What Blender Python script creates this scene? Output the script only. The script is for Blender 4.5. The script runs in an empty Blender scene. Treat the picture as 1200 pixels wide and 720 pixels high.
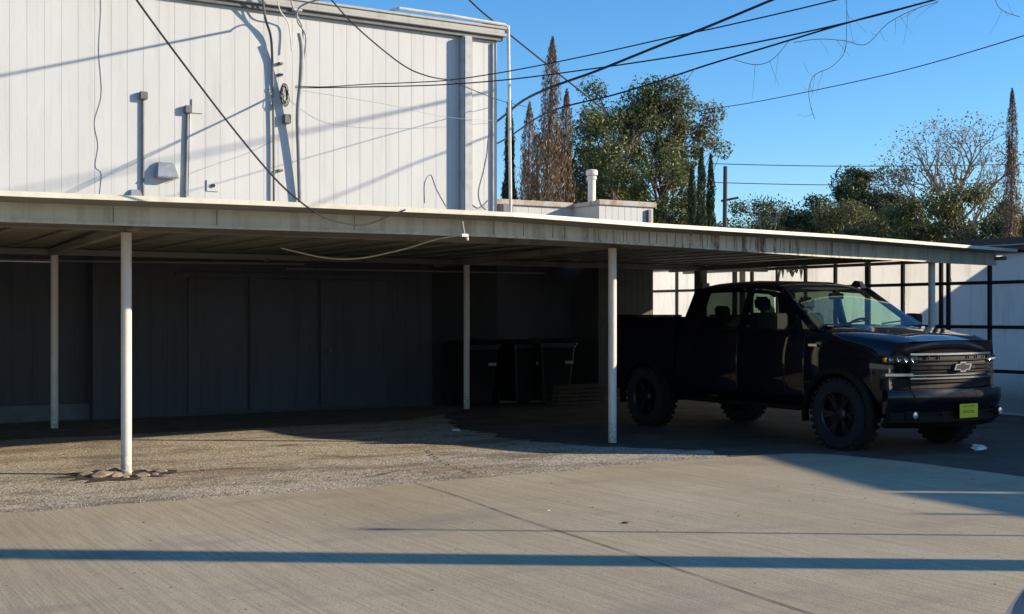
import bpy, bmesh, math, random
from mathutils import Vector, Matrix
PI = math.pi
R = math.radians
random.seed(11)

# ------------------------------------------------------------------ camera, sky, sun
TH = R(31.05)
SN, CS = math.sin(TH), math.cos(TH)
F, HZ, EYE = 1445.0, 369.0, 1.6
sc = bpy.context.scene
col = sc.collection
cam_d = bpy.data.cameras.new('camera')
cam = bpy.data.objects.new('camera', cam_d); col.objects.link(cam)
cam.location = (0, 0, EYE); cam.rotation_euler = (PI/2, 0, -TH)
cam_d.sensor_width = 36; cam_d.lens = F/1200*36
cam_d.shift_y = (HZ-360)/1200
cam_d.clip_start = .05; cam_d.clip_end = 3000
sc.camera = cam

SUN_AZ = Vector((.826, -.564)); SUN_EL = math.atan(.316)
world = bpy.data.worlds.new('World'); sc.world = world; world.use_nodes = True
wn = world.node_tree
for n in list(wn.nodes): wn.nodes.remove(n)
sky = wn.nodes.new('ShaderNodeTexSky'); sky.sky_type = 'NISHITA'; sky.sun_disc = False
sky.sun_elevation = SUN_EL; sky.sun_rotation = math.atan2(SUN_AZ.x, SUN_AZ.y)
sky.air_density = 1.0; sky.dust_density = .1; sky.ozone_density = 4.8; sky.altitude = 50
bg = wn.nodes.new('ShaderNodeBackground'); bg.inputs[1].default_value = .15
wo = wn.nodes.new('ShaderNodeOutputWorld')
hs = wn.nodes.new('ShaderNodeHueSaturation'); hs.inputs['Saturation'].default_value = 1.16
wn.links.new(sky.outputs[0], hs.inputs['Color']); wn.links.new(hs.outputs[0], bg.inputs[0]); wn.links.new(bg.outputs[0], wo.inputs[0])

sd = bpy.data.lights.new('sun', 'SUN'); sd.energy = 5.0; sd.angle = R(.55); sd.color = (1, .85, .63)
sun = bpy.data.objects.new('sun', sd); col.objects.link(sun)
SDIR = Vector((SUN_AZ.x*math.cos(SUN_EL), SUN_AZ.y*math.cos(SUN_EL), math.sin(SUN_EL)))
sun.rotation_euler = SDIR.to_track_quat('Z', 'Y').to_euler(); sun.location = (20, -14, 12)
sc.view_settings.view_transform = 'Standard'; sc.view_settings.look = 'None'
sc.view_settings.exposure = 0.55; sc.view_settings.gamma = 1
sc.render.engine = 'CYCLES'; sc.cycles.use_denoising = True; sc.cycles.sample_clamp_indirect = 2.0

# ------------------------------------------------------------------ helpers
def W(px, py, d):
    lat = (px-600)/F*d
    return Vector((lat*CS+d*SN, -lat*SN+d*CS, EYE+(HZ-py)/F*d))
def onY(px, py, Y):
    d = Y/(CS-(px-600)/F*SN); return W(px, py, d)
def onX(px, py, X):
    d = X/(SN+(px-600)/F*CS); return W(px, py, d)
def onG(px, py):
    return W(px, py, F*EYE/(py-HZ))

ORG = {}
def tag(o, label=None, cat=None, group=None, kind=None):
    if label: o['label'] = label
    if cat: o['category'] = cat
    if group: o['group'] = group
    if kind: o['kind'] = kind
    return o
def thing(name, loc, label, cat, group=None, rz=0, local=False):
    o = bpy.data.objects.new(name, None); col.objects.link(o)
    o.location = loc; o.rotation_euler = (0, 0, rz); o.empty_display_size = .2
    ORG[o.name] = Vector((0, 0, 0)) if local else Vector(loc)
    return tag(o, label, cat, group)
def copy_tree(o, parent=None):
    c = o.copy(); col.objects.link(c)
    if parent: c.parent = parent
    for ch in o.children: copy_tree(ch, c)
    return c

class MB:
    def __init__(s): s.v = []; s.f = []
    def add(s, vs, fs):
        n = len(s.v); s.v += [tuple(p) for p in vs]; s.f += [tuple(i+n for i in f) for f in fs]; return s
    def box(s, x0, x1, y0, y1, z0, z1):
        return s.add([(x0,y0,z0),(x1,y0,z0),(x1,y1,z0),(x0,y1,z0),(x0,y0,z1),(x1,y0,z1),(x1,y1,z1),(x0,y1,z1)],
                     [(0,3,2,1),(4,5,6,7),(0,1,5,4),(1,2,6,5),(2,3,7,6),(3,0,4,7)])
    def bar(s, a, b, w, h, up=(0,0,1)):
        a = Vector(a); b = Vector(b); d = (b-a).normalized(); up = Vector(up)
        x = d.cross(up)
        if x.length < 1e-4: x = d.cross(Vector((1,0,0)))
        x.normalize(); y = x.cross(d).normalized()
        vs = []
        for p in (a, b):
            for sx, sy in ((-1,-1),(1,-1),(1,1),(-1,1)): vs.append(p+x*sx*w/2+y*sy*h/2)
        return s.add(vs, [(0,3,2,1),(4,5,6,7),(0,1,5,4),(1,2,6,5),(2,3,7,6),(3,0,4,7)])
    def tube(s, pts, r, n=8, cap=True):
        pts = [Vector(p) for p in pts]; m = len(pts)
        rs = r if isinstance(r, (list, tuple)) else [r]*m
        base = len(s.v); ref = None
        for i, p in enumerate(pts):
            d = (pts[min(i+1, m-1)]-pts[max(i-1, 0)])
            if d.length < 1e-9: d = Vector((0,0,1))
            d.normalize()
            if ref is None:
                ref = d.cross(Vector((0,0,1)))
                if ref.length < .05: ref = d.cross(Vector((1,0,0)))
            ref = (ref-d*ref.dot(d))
            if ref.length < 1e-6: ref = d.orthogonal()
            ref.normalize(); q = d.cross(ref)
            for k in range(n):
                a = 2*PI*k/n; s.v.append(tuple(p+(ref*math.cos(a)+q*math.sin(a))*rs[i]))
        for i in range(m-1):
            for k in range(n):
                a = base+i*n+k; b = base+i*n+(k+1) % n; s.f.append((a, b, b+n, a+n))
        if cap:
            s.f.append(tuple(base+k for k in reversed(range(n)))); s.f.append(tuple(base+(m-1)*n+k for k in range(n)))
        return s
    def lathe(s, prof, c=(0,0,0), axis='z', n=24, loop=False):
        # prof: (radius, height) pairs, closed by its own ends
        base = len(s.v); c = Vector(c)
        for (r, h) in prof:
            for k in range(n):
                a = 2*PI*k/n; x, y = r*math.cos(a), r*math.sin(a)
                p = Vector((x, y, h)) if axis == 'z' else (Vector((x, h, y)) if axis == 'y' else Vector((h, x, y)))
                s.v.append(tuple(c+p))
        m = len(prof)
        for i in range(m-1):
            for k in range(n):
                a = base+i*n+k; b = base+i*n+(k+1) % n; s.f.append((a, b, b+n, a+n))
        if loop:
            for k in range(n):
                a = base+(m-1)*n+k; b = base+(m-1)*n+(k+1) % n; s.f.append((a, b, base+(k+1) % n, base+k))
            return s
        s.f.append(tuple(base+k for k in reversed(range(n)))); s.f.append(tuple(base+(m-1)*n+k for k in range(n)))
        return s
    def loft(s, rings, closed=True, cap=True):
        base = len(s.v); n = len(rings[0])
        for r in rings: s.v += [tuple(p) for p in r]
        for i in range(len(rings)-1):
            for k in range(n if closed else n-1):
                a = base+i*n+k; b = base+i*n+(k+1) % n; s.f.append((a, b, b+n, a+n))
        if cap:
            s.f.append(tuple(base+k for k in reversed(range(n)))); s.f.append(tuple(base+(len(rings)-1)*n+k for k in range(n)))
        return s
    def prism(s, poly, z0, z1):
        n = len(poly)
        return s.add([(p[0], p[1], z0) for p in poly]+[(p[0], p[1], z1) for p in poly],
                     [tuple(reversed(range(n))), tuple(range(n, 2*n))]+[(i, (i+1) % n, (i+1) % n+n, i+n) for i in range(n)])
    def build(s, name, m, parent=None, smooth=False, bevel=0, org=None, normals=True, subd=0):
        off = Vector((0,0,0))
        if parent is not None and parent.name in ORG: off = ORG[parent.name]
        if org is not None: off = Vector(org)
        me = bpy.data.meshes.new(name)
        me.from_pydata([(p[0]-off.x, p[1]-off.y, p[2]-off.z) for p in s.v], [], s.f)
        if normals:
            bm = bmesh.new(); bm.from_mesh(me); bmesh.ops.recalc_face_normals(bm, faces=bm.faces)
            if bevel:
                es = [e for e in bm.edges if e.is_manifold and e.calc_face_angle(0) > .5]
                bmesh.ops.bevel(bm, geom=es, offset=bevel, segments=2, affect='EDGES', clamp_overlap=True)
            bm.to_mesh(me); bm.free()
        me.materials.append(m)
        o = bpy.data.objects.new(name, me); col.objects.link(o)
        if org is not None: o.location = org
        if parent is not None:
            o.parent = parent; ORG[o.name] = off
        if smooth: shade(me)
        if subd:
            md = o.modifiers.new('sub', 'SUBSURF'); md.levels = subd; md.render_levels = subd
        return o
def shade(me, ang=40):
    for p in me.polygons: p.use_smooth = True
    bm = bmesh.new(); bm.from_mesh(me); lim = R(ang)
    for e in bm.edges:
        if e.is_manifold and e.calc_face_angle(0) > lim: e.smooth = False
    bm.to_mesh(me); bm.free()
def boolean(o, cutters):
    for c in cutters:
        md = o.modifiers.new('cut', 'BOOLEAN'); md.operation = 'DIFFERENCE'; md.object = c; md.solver = 'EXACT'; md.use_self = True
    bpy.context.view_layer.update()
    dg = bpy.context.evaluated_depsgraph_get()
    me = bpy.data.meshes.new_from_object(o.evaluated_get(dg))
    o.modifiers.clear(); o.data = me
    for c in cutters: bpy.data.objects.remove(c)
    shade(me, 35)
def sag(a, b, s, n=24):
    a = Vector(a); b = Vector(b)
    return [a.lerp(b, i/n)-Vector((0,0,4*s*(i/n)*(1-i/n))) for i in range(n+1)]
def smooth_path(pts, k=8):
    pts = [Vector(p) for p in pts]; out = []
    for i in range(len(pts)-1):
        p0 = pts[max(i-1,0)]; p1 = pts[i]; p2 = pts[i+1]; p3 = pts[min(i+2,len(pts)-1)]
        for j in range(k):
            t = j/k
            out.append(.5*((2*p1)+(p2-p0)*t+(2*p0-5*p1+4*p2-p3)*t*t+(3*p1-p0-3*p2+p3)*t**3))
    out.append(pts[-1]); return out

# ------------------------------------------------------------------ materials
class NT:
    def __init__(s, name):
        s.m = bpy.data.materials.new(name); s.m.use_nodes = True; s.t = s.m.node_tree
        s.b = s.t.nodes['Principled BSDF']; s.out = s.t.nodes['Material Output']
        s._tc = None
    def n(s, kind, **kw):
        x = s.t.nodes.new('ShaderNode'+kind)
        for k, v in kw.items():
            if k.startswith('i_'): 
                key = k[2:]
                x.inputs[int(key) if key.isdigit() else key].default_value = v
            else: setattr(x, k, v)
        return x
    def l(s, a, b): s.t.links.new(a, b)
    def co(s, sc=(1,1,1), loc=(0,0,0), rot=(0,0,0)):
        if s._tc is None: s._tc = s.n('TexCoord')
        mp = s.n('Mapping'); mp.inputs['Scale'].default_value = sc; mp.inputs['Location'].default_value = loc
        mp.inputs['Rotation'].default_value = rot
        s.l(s._tc.outputs['Object'], mp.inputs['Vector']); return mp.outputs[0]
    def noise(s, scale, vec=None, detail=4, rough=.6):
        x = s.n('TexNoise'); x.inputs['Scale'].default_value = scale; x.inputs['Detail'].default_value = detail
        x.inputs['Roughness'].default_value = rough
        if vec is None: vec = s.co()
        s.l(vec, x.inputs['Vector']); return x.outputs['Fac']
    def ramp(s, fac, stops):
        x = s.n('ValToRGB'); cr = x.color_ramp
        while len(cr.elements) < len(stops): cr.elements.new(.5)
        for e, (p, c) in zip(cr.elements, stops):
            e.position = p; e.color = (c, c, c, 1) if isinstance(c, (int, float)) else (*c, 1)
        s.l(fac, x.inputs[0]); return x.outputs[0]
    def mix(s, fac, a, b, mode='MIX'):
        x = s.n('Mix', data_type='RGBA', blend_type=mode)
        for sock, v in ((x.inputs[0], fac), (x.inputs[6], a), (x.inputs[7], b)):
            if isinstance(v, (int, float)): sock.default_value = v
            elif isinstance(v, tuple): sock.default_value = (*v, 1)
            else: s.l(v, sock)
        return x.outputs[2]
    def bump(s, h, strength=.3, dist=.02, prev=None):
        x = s.n('Bump'); x.inputs['Strength'].default_value = strength; x.inputs['Distance'].default_value = dist
        s.l(h, x.inputs['Height'])
        if prev is not None: s.l(prev, x.inputs['Normal'])
        s.l(x.outputs[0], s.b.inputs['Normal']); return x.outputs[0]
    def base(s, c):
        if isinstance(c, tuple): s.b.inputs['Base Color'].default_value = (*c, 1)
        else: s.l(c, s.b.inputs['Base Color'])
    def set(s, rough=.6, metal=0, **kw):
        s.b.inputs['Roughness'].default_value = rough; s.b.inputs['Metallic'].default_value = metal
        for k, v in kw.items(): s.b.inputs[k.replace('_', ' ')].default_value = v
        return s.m
def simple(name, c, rough=.6, metal=0, var=.18, scale=6, bump=.1, **kw):
    t = NT(name)
    f = t.noise(scale)
    dark = tuple(x*(1-var) for x in c); lite = tuple(min(1, x*(1+var)) for x in c)
    t.base(t.ramp(f, [(.3, dark), (.7, lite)]))
    if bump: t.bump(t.noise(scale*8), bump, .005)
    return t.set(rough, metal, **kw)

def mk_paint_wall(name, c, streak=(.32,.3,.27), amt=.35, bumpy=.25):
    t = NT(name)
    a = t.noise(1.3, t.co((1,1,.35)), 6, .65)
    b = t.noise(9, t.co((1,1,.06)), 4, .6)
    base = t.ramp(a, [(.3, tuple(x*.92 for x in c)), (.65, tuple(x*1.03 for x in c))])
    st = t.ramp(b, [(.52, 0.0), (.8, 1.0)])
    g = t.noise(60, t.co((1,1,.12)), 3, .6)
    m1 = t.n('Math', operation='MULTIPLY'); t.l(st, m1.inputs[0]); m1.inputs[1].default_value = amt
    base = t.mix(m1.outputs[0], base, streak)
    t.base(base); t.bump(g, bumpy, .006)
    return t.set(.65)
M = {}
M['wall'] = mk_paint_wall('wall_paint', (.515,.52,.525))
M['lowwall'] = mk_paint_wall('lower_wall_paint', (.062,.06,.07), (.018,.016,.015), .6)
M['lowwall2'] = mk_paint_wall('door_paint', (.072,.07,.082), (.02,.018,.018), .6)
M['annex'] = mk_paint_wall('annex_paint', (.47,.475,.475))
M['trim'] = mk_paint_wall('trim_paint', (.38,.38,.36), (.2,.17,.13), .5)
M['trimd'] = simple('downspout_paint', (.36,.37,.38), .5)
def mk_post():
    t = NT('post_paint')
    base = t.ramp(t.noise(5, t.co((1,1,.4)), 6), [(.3, (.64,.59,.53)), (.7, (.76,.71,.66))])
    z = t.n('SeparateXYZ'); t.l(t._tc.outputs['Object'], z.inputs[0])
    low = t.ramp(z.outputs[2], [(.0, .8), (.35, .05)])
    n = t.noise(26, None, 6, .75)
    f = t.mix(1, t.ramp(n, [(.45, 0.0), (.55, 1.0)]), low, 'MULTIPLY')
    t.base(t.mix(f, base, (.26,.15,.085))); t.bump(n, .2, .004); return t.set(.55)
M['post'] = mk_post()
M['gal'] = simple('galvanised', (.42,.43,.43), .45, .6)
M['metal_d'] = simple('dark_conduit', (.12,.12,.125), .6, .2)
M['grey_m'] = simple('grey_conduit', (.3,.3,.31), .6, .1)
M['black'] = simple('black_rubber', (.012,.012,.013), .6)
M['cable_w'] = simple('white_cable', (.6,.58,.52), .6)
M['white'] = simple('white_plastic', (.7,.7,.68), .5)

def mk_fascia():
    t = NT('fascia_paint')
    base = t.ramp(t.noise(2.2, t.co((1,1,.5)), 6), [(.3, (.49,.455,.375)), (.7, (.66,.62,.53))])
    # rust runs: narrow vertical streaks, more of them where the roof leaks
    b = t.noise(7, t.co((1,1,.05)), 3, .75)
    streak = t.ramp(b, [(.49, 0.0), (.56, 1.0)])
    sx = t.n('SeparateXYZ'); t.l(t.co((.05,1,1), (.3,0,0)), sx.inputs[0])      # rust gathers where the roof leaks, on its right half
    zone = t.ramp(sx.outputs[0], [(.0, .22), (.35, .3), (.42, .7), (.5, 1.0), (.58, 1.0), (.68, .35)])
    brk = t.ramp(t.noise(10, t.co((1,1,.6)), 4), [(.3, .0), (.6, 1.0)])
    f = t.mix(1, t.mix(1, streak, zone, 'MULTIPLY'), brk, 'MULTIPLY')
    t.base(t.mix(f, base, (.13,.075,.035)))
    t.bump(t.noise(30, t.co((1,1,.3))), .15, .005)
    return t.set(.6)
M['fascia'] = mk_fascia()
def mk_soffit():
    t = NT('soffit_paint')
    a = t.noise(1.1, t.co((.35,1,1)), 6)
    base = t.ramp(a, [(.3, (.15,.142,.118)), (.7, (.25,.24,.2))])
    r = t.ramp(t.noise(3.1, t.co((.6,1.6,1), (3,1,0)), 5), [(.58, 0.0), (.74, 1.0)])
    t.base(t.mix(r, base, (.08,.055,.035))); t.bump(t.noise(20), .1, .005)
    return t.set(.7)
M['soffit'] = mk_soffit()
M['drip'] = simple('drip_edge_paint', (.62,.57,.47), .5, 0, .15)
M['roof'] = simple('roof_coating', (.55,.54,.5), .7)

def mk_concrete():
    t = NT('broomed_concrete')
    a = t.noise(.55, t.co((1,.7,1)), 7, .62)
    base = t.ramp(a, [(.28, (.43,.34,.205)), (.5, (.535,.435,.28)), (.72, (.64,.54,.37))])
    # broom marks run along Y
    br = t.noise(42, t.co((1,.02,1), rot=(0,0,R(1.5))), 3, .75)
    base = t.mix(t.ramp(br, [(.4, .5), (.56, 0.0)]), base, (.3,.23,.145))
    sp = t.noise(55, None, 4, .85)
    base = t.mix(t.ramp(sp, [(.36, 1.0), (.47, 0.0)]), base, (.2,.16,.11))
    fine = t.noise(160, t.co(loc=(2,9,4)), 2, .9)
    base = t.mix(t.ramp(fine, [(.36, .75), (.52, 0.0)]), base, (.2,.16,.11))
    sp2 = t.noise(115, t.co(loc=(5,3,1)), 2, .8)
    base = t.mix(t.ramp(sp2, [(.58, 0.0), (.68, .7)]), base, (.72,.66,.54))
    # faint oil and tyre stains
    st = t.noise(.8, t.co((.5,1.2,1), (7,2,0)), 6, .65)
    base = t.mix(t.ramp(st, [(.53, 0.0), (.7, .6)]), base, (.24,.205,.165))
    t.base(base)
    p = t.bump(br, .25, .004); t.bump(sp, .5, .006, p)
    return t.set(.88)
M['conc'] = mk_concrete()
def mk_asphalt():
    t = NT('worn_asphalt')
    a = t.noise(.5, None, 7, .65)
    base = t.ramp(a, [(.3, (.36,.3,.21)), (.5, (.48,.41,.31)), (.7, (.6,.54,.43))])
    v = t.n('TexVoronoi'); v.inputs['Scale'].default_value = 55; t.l(t.co(), v.inputs['Vector'])
    hsv = t.n('SeparateColor'); t.l(v.outputs['Color'], hsv.inputs[0])
    base = t.mix(t.ramp(hsv.outputs[0], [(0, .9), (.22, .8), (.27, 0.0)]), base, (.15,.12,.09))
    base = t.mix(t.ramp(hsv.outputs[1], [(.72, 0.0), (.8, .9)]), base, (.66,.6,.5))
    br = t.noise(.75, t.co((.55,1.3,1), (2.5,7,0)), 6, .7)
    base = t.mix(t.ramp(br, [(.5, 0.0), (.64, .7)]), base, (.22,.125,.065))
    gr = t.noise(1.4, t.co((.6,1.2,1), (9,1,0)), 6, .7)
    base = t.mix(t.ramp(gr, [(.5, 0.0), (.64, .75)]), base, (.15,.135,.12))
    t.base(base)
    p = t.bump(v.outputs['Distance'], .7, .01); t.bump(t.noise(9, None, 7, .75), .8, .03, p)
    return t.set(.92)
M['asph'] = mk_asphalt()
def mk_dirt_shade():
    t = NT('oily_dirt_and_shade')  # dirt colour, also used to darken the shaded asphalt left of the truck
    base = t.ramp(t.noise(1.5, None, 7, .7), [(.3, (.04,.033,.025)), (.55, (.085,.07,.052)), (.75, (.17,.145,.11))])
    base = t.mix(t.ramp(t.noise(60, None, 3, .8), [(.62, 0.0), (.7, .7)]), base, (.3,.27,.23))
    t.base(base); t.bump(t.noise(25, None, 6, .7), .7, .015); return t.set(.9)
M['dirt'] = mk_dirt_shade()

def mk_panel():
    t = NT('translucent_sheet')
    a = t.noise(1.2, t.co((1,1,1)), 6, .6)
    g = t.noise(3, t.co((1,1,.15), (2,2,2)), 6, .75)
    base = t.ramp(a, [(.3, (.78,.77,.75)), (.7, (.86,.85,.83))])
    base = t.mix(t.ramp(g, [(.5, 0.0), (.68, .55)]), base, (.45,.43,.37))
    # green grime low on the sheet
    tc = t.n('SeparateXYZ'); t.l(t.co(), tc.inputs[0])
    low = t.ramp(tc.outputs[2], [(.25, 1.0), (.75, 0.0)])
    base = t.mix(t.mix(1, low, (.75,.75,.75), 'MULTIPLY'), base, (.13,.12,.1))
    t.base(base); t.set(.55)
    tr = t.n('BsdfTranslucent'); t.l(base, tr.inputs[0])
    mx = t.n('MixShader'); mx.inputs[0].default_value = .5
    t.l(t.b.outputs[0], mx.inputs[1]); t.l(tr.outputs[0], mx.inputs[2]); t.l(mx.outputs[0], t.out.inputs[0])
    return t.m
M['panel'] = mk_panel()
M['frame'] = simple('dark_steel_frame', (.022,.02,.02), .6)
M['cap'] = simple('black_tar_sheet', (.02,.021,.025), .55, 0, .4)

def leafmat(name, cols, tr=.3):
    t = NT(name)
    g = t.n('NewGeometry')
    c1 = t.ramp(g.outputs['Random Per Island'], [(i/(len(cols)-1), c) for i, c in enumerate(cols)])
    t.base(c1); t.set(.5)
    x = t.n('BsdfTranslucent'); t.l(c1, x.inputs[0])
    mx = t.n('MixShader'); mx.inputs[0].default_value = tr
    t.l(t.b.outputs[0], mx.inputs[1]); t.l(x.outputs[0], mx.inputs[2]); t.l(mx.outputs[0], t.out.inputs[0])
    return t.m
M['leaf'] = leafmat('broad_leaf', [(.03,.05,.014), (.065,.095,.025), (.12,.14,.04), (.21,.21,.08)])
M['leaf2'] = leafmat('olive_leaf', [(.05,.062,.018), (.1,.115,.03), (.17,.165,.05), (.25,.2,.09)])
M['leafp'] = leafmat('pine_leaf', [(.03,.052,.022), (.06,.09,.032), (.11,.13,.045)])
M['cyp'] = leafmat('cypress_leaf', [(.016,.032,.014), (.032,.056,.022), (.06,.085,.03)], .2)
M['dead'] = leafmat('dead_cypress_leaf', [(.06,.035,.022), (.12,.072,.042), (.19,.12,.065), (.26,.19,.11)], .2)
M['dry'] = leafmat('dry_leaf', [(.14,.07,.035), (.22,.13,.06), (.2,.16,.09)], .3)
M['bark'] = simple('bark', (.12,.095,.075), .9, 0, .35, 9, .5)
M['barkp'] = simple('pale_bark', (.22,.18,.15), .9, 0, .3, 9, .4)

# ------------------------------------------------------------------ ground
def sheet(name, poly, z, m, thick=0):
    mb = MB(); n = len(poly)
    mb.add([(p[0], p[1], z) for p in poly], [tuple(range(n))])
    if thick:
        mb.add([(p[0], p[1], z) for p in poly]+[(p[0], p[1], z-thick) for p in poly], [(i, (i+1) % n, (i+1) % n+n, i+n) for i in range(n)])
    o = mb.build(name, m, normals=False); tag(o, kind='structure'); return o
big = 900
sheet('ground', [(-big,-big), (big,-big), (big,big), (-big,big)], 0, M['asph'])
# broken lip of the concrete drive
rr = random.Random(4)
edge = []
x = -30.0
while x < 8.9:
    edge.append((x, 10.45+rr.uniform(-.045, .045)+.05*math.sin(x*.9))); x += .13
for (ex, ey) in ((9.3,10.47),(9.7,10.46),(10.0,10.38),(10.2,10.22),(10.35,9.95),(10.42,9.5)): edge.append((ex, ey))
y = 9.2
while y > -20:
    edge.append((10.48+rr.uniform(-.02,.02), y)); y -= .4
poly = [(-30,-20)]+[e for e in reversed(edge)]
# concrete in two slabs with an open joint at X ~ 5
sheet('concrete_driveway', poly, .018, M['conc'], .03)
mj = MB(); jp = [(5.2,10.46),(5.13,9.4),(4.99,8.2),(4.92,7.2),(4.83,6.0),(4.7,4.6),(4.5,1.5),(4.3,-4)]
jl = smooth_path([(a, b, .0225) for a, b in jp], 10); wj = [.0025+.004*rr.random() for _ in jl]
vs = []; 
for p, w in zip(jl, wj): vs += [(p.x-w, p.y, p.z), (p.x+w, p.y, p.z)]
mj.add(vs, [(2*i, 2*i+1, 2*i+3, 2*i+2) for i in range(len(jl)-1)])
tag(mj.build('driveway_joint', simple('joint_dirt', (.05,.042,.034), .95), normals=False), kind='structure')
# oily dirt where the vehicle stands; its left part paints shade over the asphalt
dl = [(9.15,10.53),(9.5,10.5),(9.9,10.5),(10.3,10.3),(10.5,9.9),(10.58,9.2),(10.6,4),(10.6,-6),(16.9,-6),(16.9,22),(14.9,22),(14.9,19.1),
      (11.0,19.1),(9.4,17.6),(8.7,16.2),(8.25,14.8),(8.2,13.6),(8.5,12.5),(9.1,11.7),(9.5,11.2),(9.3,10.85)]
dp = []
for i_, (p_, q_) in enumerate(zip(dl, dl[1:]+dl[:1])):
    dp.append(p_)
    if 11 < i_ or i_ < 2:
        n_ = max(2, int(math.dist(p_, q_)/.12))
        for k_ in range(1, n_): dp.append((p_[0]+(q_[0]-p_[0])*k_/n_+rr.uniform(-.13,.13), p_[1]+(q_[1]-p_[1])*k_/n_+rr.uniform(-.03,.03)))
sheet('dirt_and_shade_ground', dp, .005, M['dirt'])
sheet('carport_shade_asphalt', [(-12,17.0),(-2,16.9),(3,16.8),(6,16.7),(8.0,16.8),(9.4,17.5),(11.0,19.1),(11.0,19.3),(-12,19.3)], .004, simple('shade_asphalt', (.16,.135,.105), .9, 0, .35, 3, .4))  # darker copy of the asphalt, roof shade put into its colour
# cracks in the asphalt
def crack(pts, w, seed):
    q = random.Random(seed); pl = [Vector((*onG(*p).xy, .009)) for p in pts]; out = []
    for a, b in zip(pl, pl[1:]):
        n = max(2, int((b-a).length/.07))
        for i in range(n):
            p = a.lerp(b, i/n); out.append(p+Vector((q.uniform(-.025,.025), q.uniform(-.03,.03), 0)))
    vs = []
    for p in out:
        ww = w*q.uniform(.3, 1.3); vs += [(p.x, p.y-ww, p.z), (p.x, p.y+ww, p.z)]
    return MB().add(vs, [(2*i, 2*i+1, 2*i+3, 2*i+2) for i in range(len(out)-1)])
cm = simple('crack_dirt', (.06,.045,.03), .95)
for k, (pts, w) in enumerate([([(190,556),(240,552),(290,549),(325,551),(370,560),(420,566),(445,573)], .013),
                              ([(500,528),(512,538),(530,548),(548,553),(560,558)], .022), ([(300,520),(330,523),(360,521)], .02),
                              ([(395,553),(430,560),(470,552),(520,556)], .014), ([(560,535),(610,540),(660,538)], .012)]):
    tag(crack(pts, w, k).build('asphalt_crack', cm, normals=False), kind='structure')
# loose gravel along the broken edge
mg = MB()
for i in range(4200):
    gx = rr.uniform(-1, 9.3); gy = 10.5+abs(rr.gauss(0, 1.1))
    s = rr.uniform(.003, .008)*(1.25 if gy < 10.8 else 1)
    a = rr.uniform(0, PI); c, q = math.cos(a)*s, math.sin(a)*s
    z = .002
    mg.add([(gx-c,gy-q,z),(gx+q,gy-c,z),(gx+c,gy+q,z),(gx-q,gy+c,z),(gx+c*.2,gy+q*.1,z+s*1.1)], [(0,1,4),(1,2,4),(2,3,4),(3,0,4)])
tag(mg.build('loose_gravel', leafmat('gravel_stone', [(.1,.08,.06),(.22,.18,.14),(.36,.31,.25),(.5,.45,.37)], 0), normals=False),
    'loose pale gravel scattered along the broken edge of the asphalt', 'gravel', kind='stuff')
# fallen leaves and small litter
ml = MB()
for i in range(300):
    gx = rr.uniform(-1.0, 10.3); gy = rr.uniform(4.2, 16); s = rr.uniform(.006, .016)
    a = rr.uniform(0, PI); c, q = math.cos(a)*s, math.sin(a)*s; z = .026 if gy < 10.3 else .012
    ml.add([(gx-c,gy-q,z),(gx+q*.5,gy-c*.5,z+.006),(gx+c,gy+q,z),(gx-q*.5,gy+c*.5,z+.003)], [(0,1,2,3)])
tag(ml.build('fallen_leaves', M['dry'], normals=False), 'small dry brown leaves strewn over the concrete and asphalt', 'leaves', kind='stuff')
def crumple(name, c, s, m, label, cat, seed):
    q = random.Random(seed); bm = bmesh.new(); bmesh.ops.create_icosphere(bm, subdivisions=2, radius=1)
    for v in bm.verts:
        v.co = Vector((v.co.x*s[0], v.co.y*s[1], v.co.z*s[2]))*q.uniform(.65, 1.2)
        v.co.z = max(v.co.z, -s[2]*.6)
    me = bpy.data.meshes.new(name); bm.to_mesh(me); bm.free(); me.materials.append(m)
    o = bpy.data.objects.new(name, me); col.objects.link(o); o.location = (c[0], c[1], s[2]*.6+.008); return tag(o, label, cat)
p = onG(1146, 528); crumple('crumpled_paper', p, (.11,.09,.04), M['white'], 'white crumpled paper lying on the dirt in front of the truck', 'litter', 1)
p = onG(534, 506); crumple('crumpled_paper', p, (.07,.05,.02), M['white'], 'small white scrap on the asphalt just inside the carport shade', 'litter', 2)
p = onG(643, 601); crumple('torn_leaf', (p.x, p.y), (.018,.012,.01), M['white'], 'tiny white scrap on the concrete beside the driveway joint', 'litter', 3)
p = onG(735, 616); crumple('dead_leaf', (p.x, p.y), (.05,.03,.015), M['dry'], 'single dark dead leaf on the concrete right of the driveway joint', 'leaf', 5)

# ------------------------------------------------------------------ main building
WY = 19.3
def groove_wall(x0, x1, y, z0, z1, step, gw=.0045, gd=.0035, axis='x', sgn=1):
    """a sheet with real vertical grooves; axis x: wall along X facing -Y, axis y: wall along Y facing -X"""
    prof = [(x0, 0)]; x = x0+step
    while x < x1-gw*2:
        prof += [(x-gw, 0), (x-gw*.6, gd), (x+gw*.6, gd), (x+gw, 0)]; x += step
    prof.append((x1, 0)); mb = MB(); n = len(prof)
    P = (lambda a, b, z: (a, y+b*sgn, z)) if axis == 'x' else (lambda a, b, z: (y+b*sgn, a, z))
    mb.add([P(a, b, z0) for a, b in prof]+[P(a, b, z1) for a, b in prof], [(i, i+1, i+1+n, i+n) for i in range(n-1)])
    return mb
bl = thing('commercial_building', (0, WY, 0), 'tall white building with grooved vertical siding rising behind the carport', 'building')
TOP = 6.62
groove_wall(-14, 11.3, WY, 2.62, TOP, .243).build('upper_wall', M['wall'], bl)
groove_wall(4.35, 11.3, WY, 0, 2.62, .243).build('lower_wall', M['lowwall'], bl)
groove_wall(-14, 4.2, WY+.35, 0, 2.62, .3).build('recessed_wall', M['lowwall'], bl)
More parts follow.
